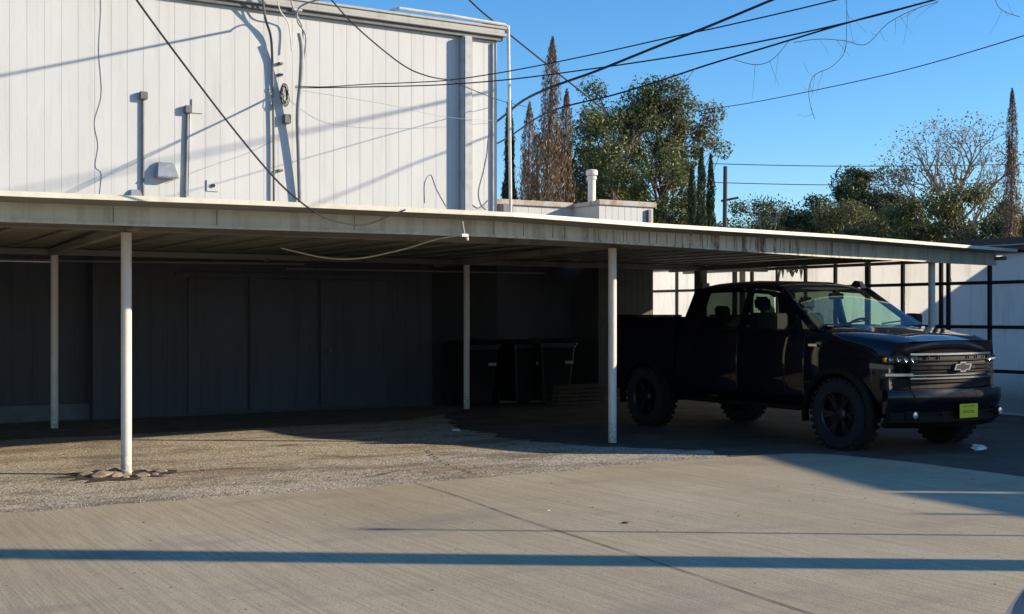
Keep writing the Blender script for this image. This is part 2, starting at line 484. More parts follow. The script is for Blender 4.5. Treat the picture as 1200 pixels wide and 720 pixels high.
MB().box(9.98, 11.29, WY-.012, WY-.002, 0, 2.5).build('dark_recess_sheet', simple('dark_recess_tone', (.014,.014,.015), .7), bl)  # flat sheet with the recess's darkness put into its colour
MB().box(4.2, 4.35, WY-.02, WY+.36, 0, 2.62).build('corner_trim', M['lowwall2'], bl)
MB().box(-14, 4.2, WY+.25, WY+.345, 0, .24).build('base_board', simple('base_board_paint', (.13,.13,.14), .7), bl)
# the rest of the shell
MB().box(11.3-.01, 11.31, WY+.02, WY+24, 0, TOP).build('side_wall', M['wall'], bl)
MB().box(-14, 11.3, WY+.5, WY+24, TOP-.1, TOP).box(-14, 11.3, WY+23.8, WY+24, 0, TOP-.1).box(-14.1,-14, WY, WY+24, 0, TOP).build('roof', M['roof'], bl)
# coping and gutter
MB().box(-14, 11.36, WY-.10, WY-.005, TOP-.07, TOP-.0).build('gutter', M['metal_d'], bl)
MB().box(-14, 11.42, WY-.17, WY+.55, TOP+.003, TOP+.05).box(-14, 11.40, WY-.14, WY-.06, TOP+.053, TOP+.13).box(-14, 11.42, WY-.17, WY+.55, TOP+.133, TOP+.175).build('coping', M['trim'], bl, bevel=.006)
# downspout
a = onY(541, 40, WY); 
MB().box(a.x-.05, a.x+.12, WY-.19, WY-.003, 2.7, TOP-.075).build('downspout', M['trimd'], bl, bevel=.02)
# thin dark pipe near the corner
a = onY(576.5, 60, WY)
MB().tube([(a.x, WY-.03, 2.9), (a.x, WY-.03, TOP-.12)], .022, 8).build('conduit', M['grey_m'], bl)
# two standpipes with boxes
for (px, py, bx, lean) in ((167, 108, .06, 0), (219, 124, .055, -.05)):
    t_ = onY(px, py+8, WY); 
    c = MB().tube([(t_.x+lean, WY-.035, 2.7), (t_.x, WY-.03, t_.z)], .02, 10).build('conduit', M['metal_d'], bl)
    MB().box(t_.x-bx, t_.x+bx, WY-.1, WY-.005, t_.z-.02, t_.z+.1).build('junction_box', M['metal_d'], c, bevel=.01)
# vent hoods
def hood(px, py, s):
    p = onY(px, py, WY); x, z = p.x, p.z
    mb = MB().add([(x-s,WY-.002,z-s*.75),(x+s,WY-.002,z-s*.75),(x+s,WY-s*1.25,z-s*.75),(x-s,WY-s*1.25,z-s*.75),(x-s*.75,WY-.002,z+s*.75),(x+s*.75,WY-.002,z+s*.75),(x+s*.75,WY-s*.45,z+s*.7),(x-s*.75,WY-s*.45,z+s*.7)],
                  [(0,1,5,4),(1,2,6,5),(2,3,7,6),(3,0,4,7),(4,5,6,7),(0,3,2,1)])
    mb.build('vent_hood', M['gal'], bl, bevel=.012)
hood(193, 200, .17); hood(158, 228, .1)
p = onY(231, 125, WY); MB().box(p.x-.09, p.x+.09, WY-.022, WY-.003, p.z-.11, p.z+.11).build('cover_plate', M['wall'], bl, bevel=.004)
p = onY(249, 218, WY); cp = MB().box(p.x-.1, p.x+.1, WY-.022, WY-.003, p.z-.09, p.z+.09).build('cover_plate', M['wall'], bl, bevel=.004)
MB().lathe([(.03, 0), (.03, -.03), (.02, -.03)], (p.x, WY-.022, p.z), 'y', 12).build('outlet', M['black'], cp)
# service conduits
c1 = [onY(307, -6, WY-.3), onY(311, 22, WY-.16), onY(317, 42, WY-.08), onY(319, 70, WY-.06), onY(320.5, 150, WY-.05), onY(321, 240, WY-.05)]
MB().tube(smooth_path(c1, 8), .021, 8).build('conduit', M['metal_d'], bl)
c3 = [onY(324, -6, WY-.3), onY(328, 12, WY-.25), onY(335, 22, WY-.14), onY(339, 32, WY-.09), onY(342, 60, WY-.12)]
MB().tube(smooth_path(c3, 8), .012, 6).build('cable', M['cable_w'], bl)
coil = MB(); pc = onY(333, 112, WY-.1)
for k in range(7):
    r_ = .09+.02*rr.random(); ox, oz = rr.uniform(-.03,.03), rr.uniform(-.05,.05)
    coil.tube([(pc.x+ox+r_*.5*math.cos(a), WY-.1-.03*math.sin(2*a+k)-.01*k, pc.z+oz+r_*1.5*math.sin(a)) for a in [2*PI*i/16 for i in range(17)]], .006, 5)
coil.build('cable_coil', M['black'], bl)
p = onY(334, 140, WY); MB().box(p.x-.05, p.x+.06, WY-.12, WY-.003, p.z-.08, p.z+.07).build('junction_box', M['metal_d'], bl, bevel=.008)
for py in (75, 88, 200):
    p = onY(326, py, WY); MB().box(p.x-.02, p.x+.06, WY-.07, WY-.003, p.z-.015, p.z+.015).build('bracket', M['metal_d'], bl)
p = onY(341, 12, WY); MB().box(p.x-.04, p.x+.14, WY-.16, WY-.003, p.z-.04, p.z+.03).build('bracket', M['gal'], bl, bevel=.01)
# wandering thin cables on the wall
def wall_cable(pts, r, m, name='cable', off=.006):
    return MB().tube(smooth_path([onY(a, b, WY-off) for a, b in pts], 6), r, 5).build(name, m, bl)
wall_cable([(118,-5),(118,20),(116,60),(119,110),(111,143),(115,170),(112,195),(119,205),(115,240)], .0045, M['grey_m'])
wall_cable([(575,110),(579,140),(573,160),(571,180),(567,200),(561,225),(564,240),(570,246)], .007, M['grey_m'])
wall_cable([(572,235),(567,240),(560,244),(552,240),(548,246)], .009, M['metal_d'])
wall_cable([(498,238),(498,215),(505,205),(512,222),(523,242)], .005, M['grey_m'])
wall_cable([(223,126),(222,180),(221,230)], .005, M['white'])
wall_cable([(195,215),(240,197),(290,180),(320,165)], .004, M['grey_m'])
# lower wall doors and seams
for (pa, pb) in ((219, 289), (291, 372), (374, 452)):
    a = onY(pa, 400, WY).x; b = onY(pb, 400, WY).x
    d_ = MB().box(a+.01, b-.01, WY-.045, WY-.003, .06, 2.18).build('sliding_door', M['lowwall2'], bl, bevel=.008)
    for hz_ in (.35, 1.9): MB().box(a+.005, a+.07, WY-.056, WY-.046, hz_, hz_+.04).build('hinge', M['lowwall2'], d_)
    MB().box(b-.16, b-.11, WY-.07, WY-.046, .98, 1.1).build('latch', M['lowwall2'], d_, bevel=.004)
    if pa == 374: MB().lathe([(.02,0),(.02,-.05),(.035,-.055),(.035,-.08)], (a+.15, WY-.045, 1.0), 'y', 12).build('door_knob', M['metal_d'], d_)
a = onY(205, 300, WY).x; b = onY(460, 300, WY).x
MB().box(a, b, WY-.07, WY-.003, 2.2, 2.27).build('door_rail', M['lowwall2'], bl, bevel=.006)
# roof safety pipe
q = [onY(455, 14, WY+.3), onY(468, 10, WY+.05), onY(530, 19, WY-.1), onY(592, 29.5, WY-.15), onY(595.5, 34, WY-.15)]
MB().tube(q, .03, 8).tube([onY(595.5, 30, WY-.15), onY(597, 130, WY-.15), onY(598.5, 262, WY-.15)], .03, 8).build('roof_pipe', M['cable_w'], bl)
q = onY(576, 29, WY); MB().box(q.x-.12, q.x+.12, WY-.12, WY+.2, TOP+.18, TOP+.27).build('roof_block', simple('rusty_block', (.35,.22,.08), .8), bl, bevel=.02)

# ------------------------------------------------------------------ annex
an = thing('annex_building', (13, 20.2, 0), 'low grey annex with rusty parapet joined to the right end of the tall building', 'building')
AY, AT = 20.2, 3.70
groove_wall(11.33, 13.56, AY, 0, AT, .3).build('recessed_wall', M['annex'], an)
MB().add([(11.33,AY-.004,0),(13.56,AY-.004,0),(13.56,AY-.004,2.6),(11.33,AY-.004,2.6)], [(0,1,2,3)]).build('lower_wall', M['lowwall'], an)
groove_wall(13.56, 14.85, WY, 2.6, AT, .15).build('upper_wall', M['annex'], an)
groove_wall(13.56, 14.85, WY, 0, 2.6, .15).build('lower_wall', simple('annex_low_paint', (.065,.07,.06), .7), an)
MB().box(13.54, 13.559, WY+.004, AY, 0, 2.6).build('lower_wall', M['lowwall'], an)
MB().box(13.565, 13.575, WY+.015, AY+3, 0, AT).box(14.83, 14.845, WY+.015, AY+9, 0, AT).box(11.33, 14.82, AY+8.9, AY+9, 0, AT).build('side_wall', M['annex'], an)
MB().box(11.33, 13.56, AY+.02, AY+9, AT-.1, AT-.004).box(13.58, 14.82, WY+.02, AY+9, AT-.1, AT-.004).build('roof', M['roof'], an)
rust = NT('rusty_flashing')
rb = rust.noise(5, rust.co((1,1,.5)), 6, .7)
rust.base(rust.ramp(rb, [(.44, (.42,.4,.37)), (.56, (.34,.25,.18)), (.7, (.2,.12,.07))])); rust.set(.8); M['rust'] = rust.m
MB().box(11.31, 13.53, AY-.06, AY+.1, AT, AT+.1).build('parapet_flashing', M['rust'], an, bevel=.006)
MB().box(13.53, 14.9, WY-.05, WY+.1, AT, AT+.1).box(13.53, 13.6, WY+.103, AY+.9, AT, AT+.08).build('parapet_flashing', M['rust'], an, bevel=.006)
MB().box(14.68, 14.76, WY-.07, WY-.003, 2.6, AT-.05).build('downspout', M['metal_d'], an, bevel=.01)
p = onY(595, 250, AY)
MB().box(p.x-.25, p.x-.02, AY-.25, AY-.01, 2.6, AT-.02).build('duct', M['metal_d'], an, bevel=.01)
vp = thing('roof_vent', (14.2, 20.6, AT), 'pale stovepipe vent with flanged cap on the annex roof', 'vent')
c = onY(693.5, 235, 20.6); c.z = AT-.05
vb = MB().lathe([(.17,0),(.15,.1),(.1,.16),(.088,.22),(.08,.24),(.08,.68),(.1,.7),(.1,.75),(.085,.76)], (c.x, c.y, c.z), 'z', 20).build('vent_pipe', M['cable_w'], vp, smooth=True)
MB().lathe([(.085,.762),(.12,.78),(.12,.87),(.1,.89),(.0,.9)], (c.x, c.y, c.z), 'z', 20).build('vent_cap', M['cable_w'], vp, smooth=True)

# ------------------------------------------------------------------ carport
cp = thing('carport', (6, 15, 0), 'long flat-roofed carport on white steel posts with rust-streaked fascia', 'carport')
def Yd(X): return 10.83 if X < 6.56 else 10.83+.166*(X-6.56)
def Fo(X): return .5 if X < 9 else .5-.1*(X-9)/7.75
def interp(X, T):
    if X <= T[0][0]: return T[0][1]
    for (a, b), (c_, d_) in zip(T, T[1:]):
        if X <= c_: return b+(d_-b)*(X-a)/(c_-a)
    return T[-1][1]
ZT = [(-12,2.60),(1.73,2.62),(3.75,2.642),(6.56,2.65),(8.6,2.64),(12.2,2.661),(16.75,2.634)]
ZB = [(-12,2.40),(1.8,2.412),(6.8,2.44),(9.3,2.435),(12.4,2.40),(16.75,2.40)]
XE = 16.85
xs = [-12+i*(XE+12)/56 for i in range(57)]
def strip(off0, z0f, off1, z1f):
    a = [(x, Yd(x)+off0, z0f(x)) for x in xs]; b = [(x, Yd(x)+off1, z1f(x)) for x in xs]
    return a, b
rings = []
for x in xs:
    yb = WY-.02 if not (11.33 < x < 13.5) else AY-.02
    rings.append([(x, Yd(x)+.02, interp(x, ZT)-.05), (x, Yd(x)+.02, interp(x, ZT)-.008), (x, yb, 2.6), (x, yb, 2.53)])
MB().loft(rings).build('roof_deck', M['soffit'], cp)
rings = [[(x, Yd(x), interp(x, ZT)-.045), (x, Yd(x), interp(x, ZT)), (x, Yd(x)+.09, interp(x, ZT)+.004), (x, Yd(x)+.09, interp(x, ZT)-.002), (x, Yd(x)+.012, interp(x, ZT)-.006), (x, Yd(x)+.012, interp(x, ZT)-.045)] for x in xs]
MB().loft(rings).build('drip_edge', M['drip'], cp)
rings = [[(x, Yd(x)+Fo(x), interp(x, ZB)), (x, Yd(x)+Fo(x), interp(x, ZT)-.052), (x, Yd(x)+Fo(x)+.04, interp(x, ZT)-.052), (x, Yd(x)+Fo(x)+.04, interp(x, ZB))] for x in xs]
MB().loft(rings).build('fascia', M['fascia'], cp)
# little lip under the fascia, with shadow gap
rings = [[(x, Yd(x)+Fo(x)-.015, interp(x, ZB)-.012), (x, Yd(x)+Fo(x)-.015, interp(x, ZB)+.012), (x, Yd(x)+Fo(x)-.003, interp(x, ZB)+.012), (x, Yd(x)+Fo(x)+.06, interp(x, ZB)-.012)] for x in xs]
MB().loft(rings).build('fascia_lip', M['fascia'], cp)
# fascia seams: narrow battens
SEAM = simple('rusty_seam', (.24,.18,.12), .8)
for px in (136, 258, 420, 584, 619, 654, 668, 708, 738, 757, 769, 778, 790, 800, 808, 838, 870, 882, 889, 895, 907, 925, 940):
    X = onY(px, 250, Yd(onY(px, 250, 11.3).x)+.4).x
    yy = Yd(X)+Fo(X)
    MB().box(X-.0025, X+.0025, yy-.005, yy-.001, interp(X, ZB)+.014, interp(X, ZT)-.06).build('fascia_seam', SEAM, cp)
# end board
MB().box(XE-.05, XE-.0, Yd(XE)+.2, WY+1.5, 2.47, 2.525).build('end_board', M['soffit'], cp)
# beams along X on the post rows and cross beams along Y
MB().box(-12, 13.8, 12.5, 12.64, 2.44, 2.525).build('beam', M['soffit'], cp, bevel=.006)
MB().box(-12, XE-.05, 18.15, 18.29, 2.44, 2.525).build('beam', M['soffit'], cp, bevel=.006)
for (x0, x1) in ((3.06, 3.44), (9.02, 10.0), (14.9, 15.2), (-3.0, -3.0)):
    MB().bar((x0, 12.1 if x0 < 14 else 13.4, 2.475), (x1, 19.2, 2.475), .1, .085).build('cross_beam', M['soffit'], cp, bevel=.006)
pn = MB()
x = -11.8
while x < 16.4:
    pn.box(x-.02, x+.02, Yd(x)+Fo(x)+.07, WY-.05, 2.52, 2.5385); x += .61
pn.build('deck_rib', M['soffit'], cp)
# posts
PR = .052
def post(X, Y, top=2.44, r=PR, lean=0):
    return MB().tube([(X+lean, Y, -.05), (X, Y, top)], r, 20).build('post', M['post'], cp, smooth=True)
p1 = post(3.06, 12.57, 2.42); post(9.02, 12.55, 2.43); post(15.35, 12.95, 2.50)
b1 = onG(66, 503); b2 = onG(542, 479)
post(b1.x, 18.2); post(10.12, 18.3); post(-3.0, 12.57); post(-2.6, 18.2)
MB().box(15.12, 15.3, 18.2, 18.38, 0, 2.44).build('post', simple('brown_post', (.12,.1,.08), .8), cp, bevel=.01)
# broken footing of the near post
def chunk(c, s, q):
    bm = bmesh.new(); bmesh.ops.create_icosphere(bm, subdivisions=1, radius=1)
    for v in bm.verts: v.co = Vector((v.co.x*s[0], v.co.y*s[1], v.co.z*s[2]))*q.uniform(.75, 1.25)
    vs = [tuple(v.co+Vector(c)) for v in bm.verts]; fs = [tuple(v.index for v in f.verts) for f in bm.faces]; bm.free(); return vs, fs
q = random.Random(8); CHM = simple('broken_concrete', (.3,.235,.17), .9, 0, .35, 14)
for k in range(22):
    a = rr.uniform(0, 2*PI) if k > 4 else PI+.5*k-1; d_ = q.uniform(.08, .34)
    s_ = q.uniform(.025, .1)
    MB().add(*chunk((3.06+d_*math.cos(a)*1.15, 12.57+d_*math.sin(a)*.9, .008), (s_*1.3, s_, s_*.5), q)).build('concrete_chunk', CHM, p1)
hp = []
for k in range(26):
    a = 2*PI*k/26; d_ = .3+.26*q.random()*(1.3 if math.cos(a) < 0 else .8); hp.append((3.0+d_*math.cos(a)*1.25, 12.55+d_*math.sin(a)*.9))
sheet('post_hole_dirt', hp, .007, simple('damp_dirt', (.055,.04,.028), .95))
# conduit under the roof, flood lamp, hanging ball
MB().tube([(-12, 19.1, 2.4), (-2, 19.1, 2.39), (4, 19.1, 2.4), (7.5, 19.05, 2.43)], .018, 6).tube([(7.2,19.1,2.35), (12.2, 19.1, 2.36)], .015, 6).build('conduit', M['soffit'], cp)
p = W(311, 297, 19.0)
fl = MB().box(p.x-.05, p.x+.05, p.y-.05, p.y+.05, p.z-.02, 2.52).lathe([(.04,0),(.07,-.12),(.0,-.13)], (p.x, p.y-.04, p.z-.03), 'z', 12).build('flood_lamp', M['metal_d'], cp)
p = W(673, 301, 20.5)
MB().lathe([(.05,.06),(.11,.0),(.1,-.05),(.0,-.08)], (p.x, p.y, p.z), 'z', 16).box(p.x-.02, p.x+.02, p.y-.02, p.y+.02, p.z+.05, 2.52).build('ceiling_lamp', M['grey_m'], cp)
# small fitting on the third back post
MB().box(15.08, 15.26, 18.08, 18.195, 2.0, 2.2).build('junction_box', M['metal_d'], cp, bevel=.01)
# clamp and hanging white cable
p = W(545, 276, 15.2)
hc = MB().tube(smooth_path([W(330, 291, 15.0), W(380, 302, 14.8), W(420, 303, 14.6), W(470, 293, 14.0), W(510, 281, 13.2), W(545, 275, 12.4)], 8), .0095, 6).build('hanging_cable', M['cable_w'], cp)
p = W(545, 276, 12.4)
MB().box(p.x-.045, p.x+.03, p.y-.02, p.y+.02, p.z-.015, p.z+.015).tube([(p.x+.02,p.y,p.z),(p.x+.03,p.y,p.z-.05)], .013, 8).tube([p, (p.x,p.y+.05,2.54)], .006, 5).build('cable_clamp', M['cable_w'], hc)

# ------------------------------------------------------------------ translucent fence
FX = 17.0
fe = thing('sheet_fence', (FX, 14, 0), 'tall fence of white translucent sheets in a dark steel frame behind the truck', 'fence')
def Yat(px): return onX(px, 350, FX).y
vert = [Yat(p) for p in (1162, 1105, 1060, 1019, 981, 946, 913, 883, 863, 826, 795, 764)]
ys = [24.0]+sorted([v for v in vert], reverse=True)
yy = ys[-1]
while yy > -9: yy -= 1.15; ys.append(yy)
ys = sorted(ys+[1.99, 1.90], reverse=True)
def ftop(Y): return 2.58 if Y > 6.6 else interp(Y, [(-12,3.35),(.4,3.32),(2.05,3.26),(4.8,2.95),(5.6,2.85),(6.6,2.7)])
RZ = [.69, 1.4, 2.12]
broken = Yat(930)
for a, b in zip(ys, ys[1:]):
    zs = [.03]+RZ+[None]
    for k in range(4):
        z0 = zs[k]+.001
        za = ftop(a) if zs[k+1] is None else zs[k+1]; zb = ftop(b) if zs[k+1] is None else zs[k+1]
        if k == 3 and b < broken < a:      # a torn sheet: only rags of it are left
            n_ = 14; top_ = [(a+(b-a)*i/n_, z0+(.12+.22*abs(math.sin(i*1.7))+.06*math.sin(i*5.1))*(1 if 3 < i < 12 else 1.25)) for i in range(n_+1)]
            vs = [(FX, y_, z0) for y_, z_ in top_]+[(FX, y_, min(z_, 2.57)) for y_, z_ in top_]
            MB().add(vs, [(i, i+1, i+2+n_, i+1+n_) for i in range(n_)]).build('sheet', M['panel'], fe, normals=False); continue
        if k == 3 and abs(a-1.99) < .01: za = zb = 2.9     # a slot in the sheets
        wob = rr.uniform(-.012, .012)
        MB().add([(FX+wob,a-.005,z0),(FX+wob,b+.005,z0),(FX+wob,b+.005,zb),(FX+wob,a-.005,za)], [(0,1,2,3)]).build('sheet', M['panel'], fe, normals=False)
for i, v in enumerate(ys):
    w = .055 if i not in (4, 9) else .1
    top = ftop(v)+(.0 if v > 6.6 else (.2 if -.5 < v < .7 else -.02))
    if abs(v-1.99) < .01 or abs(v-1.90) < .01: continue
    MB().box(FX-.07, FX-.02, v-w/2, v+w/2, 0, top).build('fence_post', M['frame'], fe)
v = Yat(1116); MB().box(FX-.12, FX-.075, v-.03, v+.03, 0, 2.56).build('fence_post', M['frame'], fe)
v = Yat(877); MB().box(FX-.2, FX-.12, v-.045, v+.045, 0, 2.56).build('fence_post', simple('pale_post', (.4,.34,.3), .7), fe)
for z in RZ: MB().box(FX-.085, FX-.073, ys[-1], 24, z-.028, z+.028).build('fence_rail', M['frame'], fe)
MB().box(FX-.12, FX+.12, 6.6, 24, 2.585, 2.83).build('top_cap', M['cap'], fe, bevel=.03)
MB().box(FX-.15, FX-.125, 6.6, 24, 2.7, 2.72).build('cap_trim', M['grey_m'], fe)
hangw = MB().tube(smooth_path([W(1111, 305, 18.7), W(1113, 320, 18.9), W(1116, 335, 19.1)], 4), .004, 4); hangw.build('loose_wire', M['grey_m'], fe)

# shed beyond the fence, out of frame, whose eave shades the sheets diagonally
sh = thing('garden_shed', (18.1, 9.2, 0), 'small dark-roofed shed standing beyond the sheet fence', 'shed')
MB().box(17.35, 24.4, 6.9, 11.45, 0, 3.18).build('wall', M['wall'], sh)
MB().box(17.25, 24.5, 6.8, 11.55, 3.183, 3.34).build('roof', M['cap'], sh, bevel=.02)
MB().box(17.5, 18.2, 11.453, 11.49, .02, 2.0).build('door', M['trimd'], sh, bevel=.01)

# ------------------------------------------------------------------ poles out of frame that throw the shadows
def upole(x, y, h, lean, label, r=.15):
    t = thing('utility_pole', (x, y, 0), label, 'utility pole')
    MB().tube([(x, y, -.2), (x+lean*.5, y, h/2), (x+lean, y, h)], [r*1.12, r, r*.8], 16).build('pole', M['bark'], t, smooth=True)
    MB().bar((x+lean-.8, y-.6, h-.7), (x+lean+.8, y+.6, h-.7), .1, .12).build('crossarm', M['bark'], t)
    for s in (-1, -.4, .4, 1):
        MB().lathe([(.03,0),(.05,.03),(.035,.06),(.05,.09),(.0,.13)], (x+lean+.75*s, y+.56*s, h-.64), 'z', 10).build('insulator', M['trimd'], t)
    return t
upole(10.95, 2.15, 10, 0, 'thick wooden utility pole beside the driveway', .17)
def wsh(pts):      # wall point seen in the picture + distance of the thing from the wall along the sun's direction
    return [onY(x_, y_, WY)+SDIR*t_ for x_, y_, t_ in pts]
MB().tube(smooth_path(wsh([(344,248,.12),(337,190,.2),(329,140,.3),(322,105,.45),(313,72,.6),(306,54,.66)]), 8), .04, 10).build('conduit', M['grey_m'], bl, smooth=True)
MB().tube(smooth_path(wsh([(313,72,.6),(307,50,.7),(296,34,.75),(287,22,.8),(282,6,.85),(281,-10,.9)]), 8), .014, 8).build('cable', M['grey_m'], bl)
MB().tube(smooth_path(wsh([(320,95,.5),(311,60,.7),(300,42,.72),(289,30,.9),(279,31,1.3),(270,36,1.62)]), 8), .014, 8).build('cable', M['grey_m'], bl)
sv = [Vector((7.66,18.4,6.66)), Vector((8.2,15.7,7.12)), Vector((9.0,11.8,7.85)), Vector((10.0,7,8.78)), Vector((10.95,2.15,9.77))]
tag(MB().tube(smooth_path(sv, 8), .02, 8).build('service_cable', M['black'], org=sv[0]), 'thick service cable rising from the conduits on the siding out over the carport', 'cable')
# thin stake whose shadow lies over the drive
t = thing('marker_stake', (11.2, 3.5, 0), 'thin steel marker stake beside the driveway', 'stake')
g0 = onG(1200, 631); 
gb = Vector((g0.x, g0.y, 0))+Vector((.826,-.564,0))*3.6
MB().tube([gb, gb+Vector((0,0,2.6))], .02, 8).lathe([(.05,0),(.05,.05),(0,.07)], gb+Vector((0,0,2.6)), 'z', 10).build('rod', M['grey_m'], t)
t.location = gb
for ch in t.children: ch.location = (Vector((11.2,3.5,0))-gb)

# ------------------------------------------------------------------ overhead wires
def wire(pts, r, label, m='black', k=10):
    pts = smooth_path(pts, k)
    o = MB().tube(pts, r, 6).build('overhead_wire', M[m], org=pts[0])
    return tag(o, label, 'wire')
PB = (10.95, 2.15)     # the utility pole beside the drive: the wires run in straight lines to it
def plan(pts, P0, P1=PB):
    out = []
    for px, py in pts:
        k = (px-600)/F; rx, ry = k*CS+SN, -k*SN+CS      # ground direction of the ray
        ex, ey = P1[0]-P0[0], P1[1]-P0[1]
        d = (P0[0]*ey-P0[1]*ex)/(rx*ey-ry*ex); out.append(W(px, py, d))
    return out
wire([Vector((14.6,32,5.9)), Vector((14.0,25,5.8))]+plan([(620,114),(700,83),(767,56),(833,30),(910,-2),(945,-15)], (13.4,19.3), (15.75,16))+[Vector((18.36,12,8.74)),Vector((20.99,8,10.09)),Vector((24.85,2.15,12.06))], .024, 'thickest black overhead cable climbing from the building corner to the upper right')
wire([Vector((14.6,30,5.5)), Vector((13.8,24,5.35))]+plan([(640,133),(717,112),(767,97),(830,76),(900,55),(1000,25),(1095,0),(1300,-58)], (13.04,19.3), (16.5,14)), .016, 'black overhead cable with a small loop hanging on it above the leafy tree')
c = plan([(768,93)], (13.04,19.3), (16.5,14))[0]
lp = MB().tube([c+Vector((.05*math.cos(a)*CS, -.05*math.cos(a)*SN, .07*math.sin(a))) for a in [2*PI*i/18 for i in range(19)]], .007, 5)
tag(lp.build('wire_loop', M['black'], org=c), 'small round loop of wire hanging on the overhead cable', 'wire loop')
a0 = onY(346, 101, WY-.12); P0 = (a0.x, a0.y)
node = plan([(527,94)], P0)[0]
wire([a0]+plan([(380,102),(430,99),(480,97),(527,94),(600,83),(700,63),(790,43),(852,30),(980,0),(1150,-45)], P0), .008, 'thin black wire from the wall conduit rising highest across the blue sky')
wire([a0-Vector((0,0,.03))]+plan([(380,103),(430,102),(480,101),(527,99),(600,93),(700,80),(800,65),(900,47),(1000,25),(1095,0),(1250,-45)], P0), .009, 'thin black wire from the wall conduit running just below the highest one')
wire([a0-Vector((0,0,.06)), W(450, 122, 20.6), W(520, 137, 21.4), W(583, 142, 22.3)], .003, 'hair-thin grey wire slanting down the white siding to the corner', 'grey_m')
# sweeping cable from upper left down to carport roof
wire([W(120,-60, 8.5), W(160, 0, 9.0), W(215, 75, 9.7), W(270, 147, 10.3), W(320, 207, 10.8), W(350, 235, 11.2), W(375, 252, 11.3), W(400, 261, 11.5), W(430, 263, 11.75), W(475, 246, 12.0)], .0085, 'black cable sweeping from the upper left down to the carport fascia')
wire([W(340, -60, 12), W(385, -4, 13), W(420, 34, 14), W(470, 75, 15), W(500, 89, 15.6), node], .0085, 'black cable dropping from the top edge to join the wires before the siding')
wire([node, W(560, 108, 18.5), W(590, 119, 22), W(620, 126, 24)], .006, 'short slack wire leading from the junction to behind the building corner')
wire([W(500, -55, 22), W(550, 0, 22.5), W(583, 29, 23.5), W(640, 75, 25), W(693, 117, 27), W(720, 138, 29)], .017, 'black cable slanting from the top centre down into the leafy tree')
wire([W(640, 152, 34), W(730, 145, 32), W(820, 130, 30), W(900, 117, 27), W(1050, 85, 23), W(1200, 42, 19), W(1300, 8, 17)], .009, 'lone thin wire crossing the clear sky at the right')
wire([W(830, 192, 90), W(1000, 195, 90), W(1250, 192, 90)], .03, 'faint distant wire low in the sky, upper of two')
wire([W(830, 214, 90), W(1000, 217, 90), W(1250, 213, 90)], .03, 'faint distant wire low in the sky, lower of two')
# vines hanging from the wires
q = random.Random(21)
vine_lab = ['tangled bare vine clinging under the overhead cables near the top edge', 'long bare vine strand hanging in an s curve at the right', 'short bare twigs hanging from the top right corner',
            'thin vine strand drooping left of the cable tangle', 'bare vine trailing from the looped cable toward the leafy tree']
V = [[(1100,2),(1070,12),(1040,28),(1015,52),(990,48),(960,46),(930,50)], [(992,-5),(992,30),(990,60),(975,78),(955,88),(948,105),(950,125),(955,140)],
     [(1165,-5),(1170,8),(1180,15),(1195,20)], [(925,48),(905,70),(885,76),(860,70)], [(815,80),(800,100),(790,112),(776,122)]]
for lab, P in zip(vine_lab, V):
    mb = MB(); base = [W(x_, y_, 17.5) for x_, y_ in P]; sp_ = smooth_path(base, 6); mb.tube(sp_, .005, 4)
    for j in range(3 if len(P) < 6 else 12):
        s_ = q.choice(sp_); d_ = Vector((q.uniform(-.3,.3), q.uniform(-.2,.2), q.uniform(-.45,.2)))
        mb.tube([s_, s_+d_*.5+Vector((0,0,-.02)), s_+d_+Vector((0,0,q.uniform(-.1,.05)))], [.003,.0022,.0014], 4)
    tag(mb.build('hanging_vine', M['bark'], org=sp_[0]), lab, 'vine', 'bare vines hanging from the wires')

# ------------------------------------------------------------------ trees
def leaf(mb, c, s, q, up=False):
    if up: n = Vector((q.uniform(-.8,.8), q.uniform(-.8,.8), 1)).normalized()
    else: n = Vector((q.gauss(0,1), q.gauss(0,1), q.gauss(0,1)))
    if n.length < 1e-3: n = Vector((0,0,1))
    n.normalize(); a = n.orthogonal().normalized(); a = Matrix.Rotation(q.uniform(0, 6.28), 3, n) @ a; b = n.cross(a)
    if up: a, b, L, Wd = n, a, s*1.6, s*.28
    else: L, Wd = s, s*.45
    v = [c-a*L*.5, c+b*Wd*.5, c+a*L*.5, c-b*Wd*.5]
    k = len(mb.v); mb.v += [tuple(p) for p in v]; mb.f.append((k, k+1, k+2, k+3))
def branchy(mb, a, b, r, q, tips, lvl, spread):
    a = Vector(a); b = Vector(b); m = a.lerp(b, .5)+Vector((q.uniform(-1,1), q.uniform(-1,1), q.uniform(-.3,.3)))*(b-a).length*.09
    mb.tube([a, m, b], [r, r*.75, r*.5], 6, cap=False)
    if lvl == 0: tips.append((b, (b-a).normalized())); return
    L = (b-a).length
    for k in range(q.choice([2,3,3])):
        st = m.lerp(b, q.uniform(.2, 1)); d = (b-a).normalized()+Vector((q.uniform(-1,1), q.uniform(-1,1), q.uniform(-.4,.7)))*spread
        d.normalize(); branchy(mb, st, st+d*L*q.uniform(.5,.75), r*.5, q, tips, lvl-1, spread)
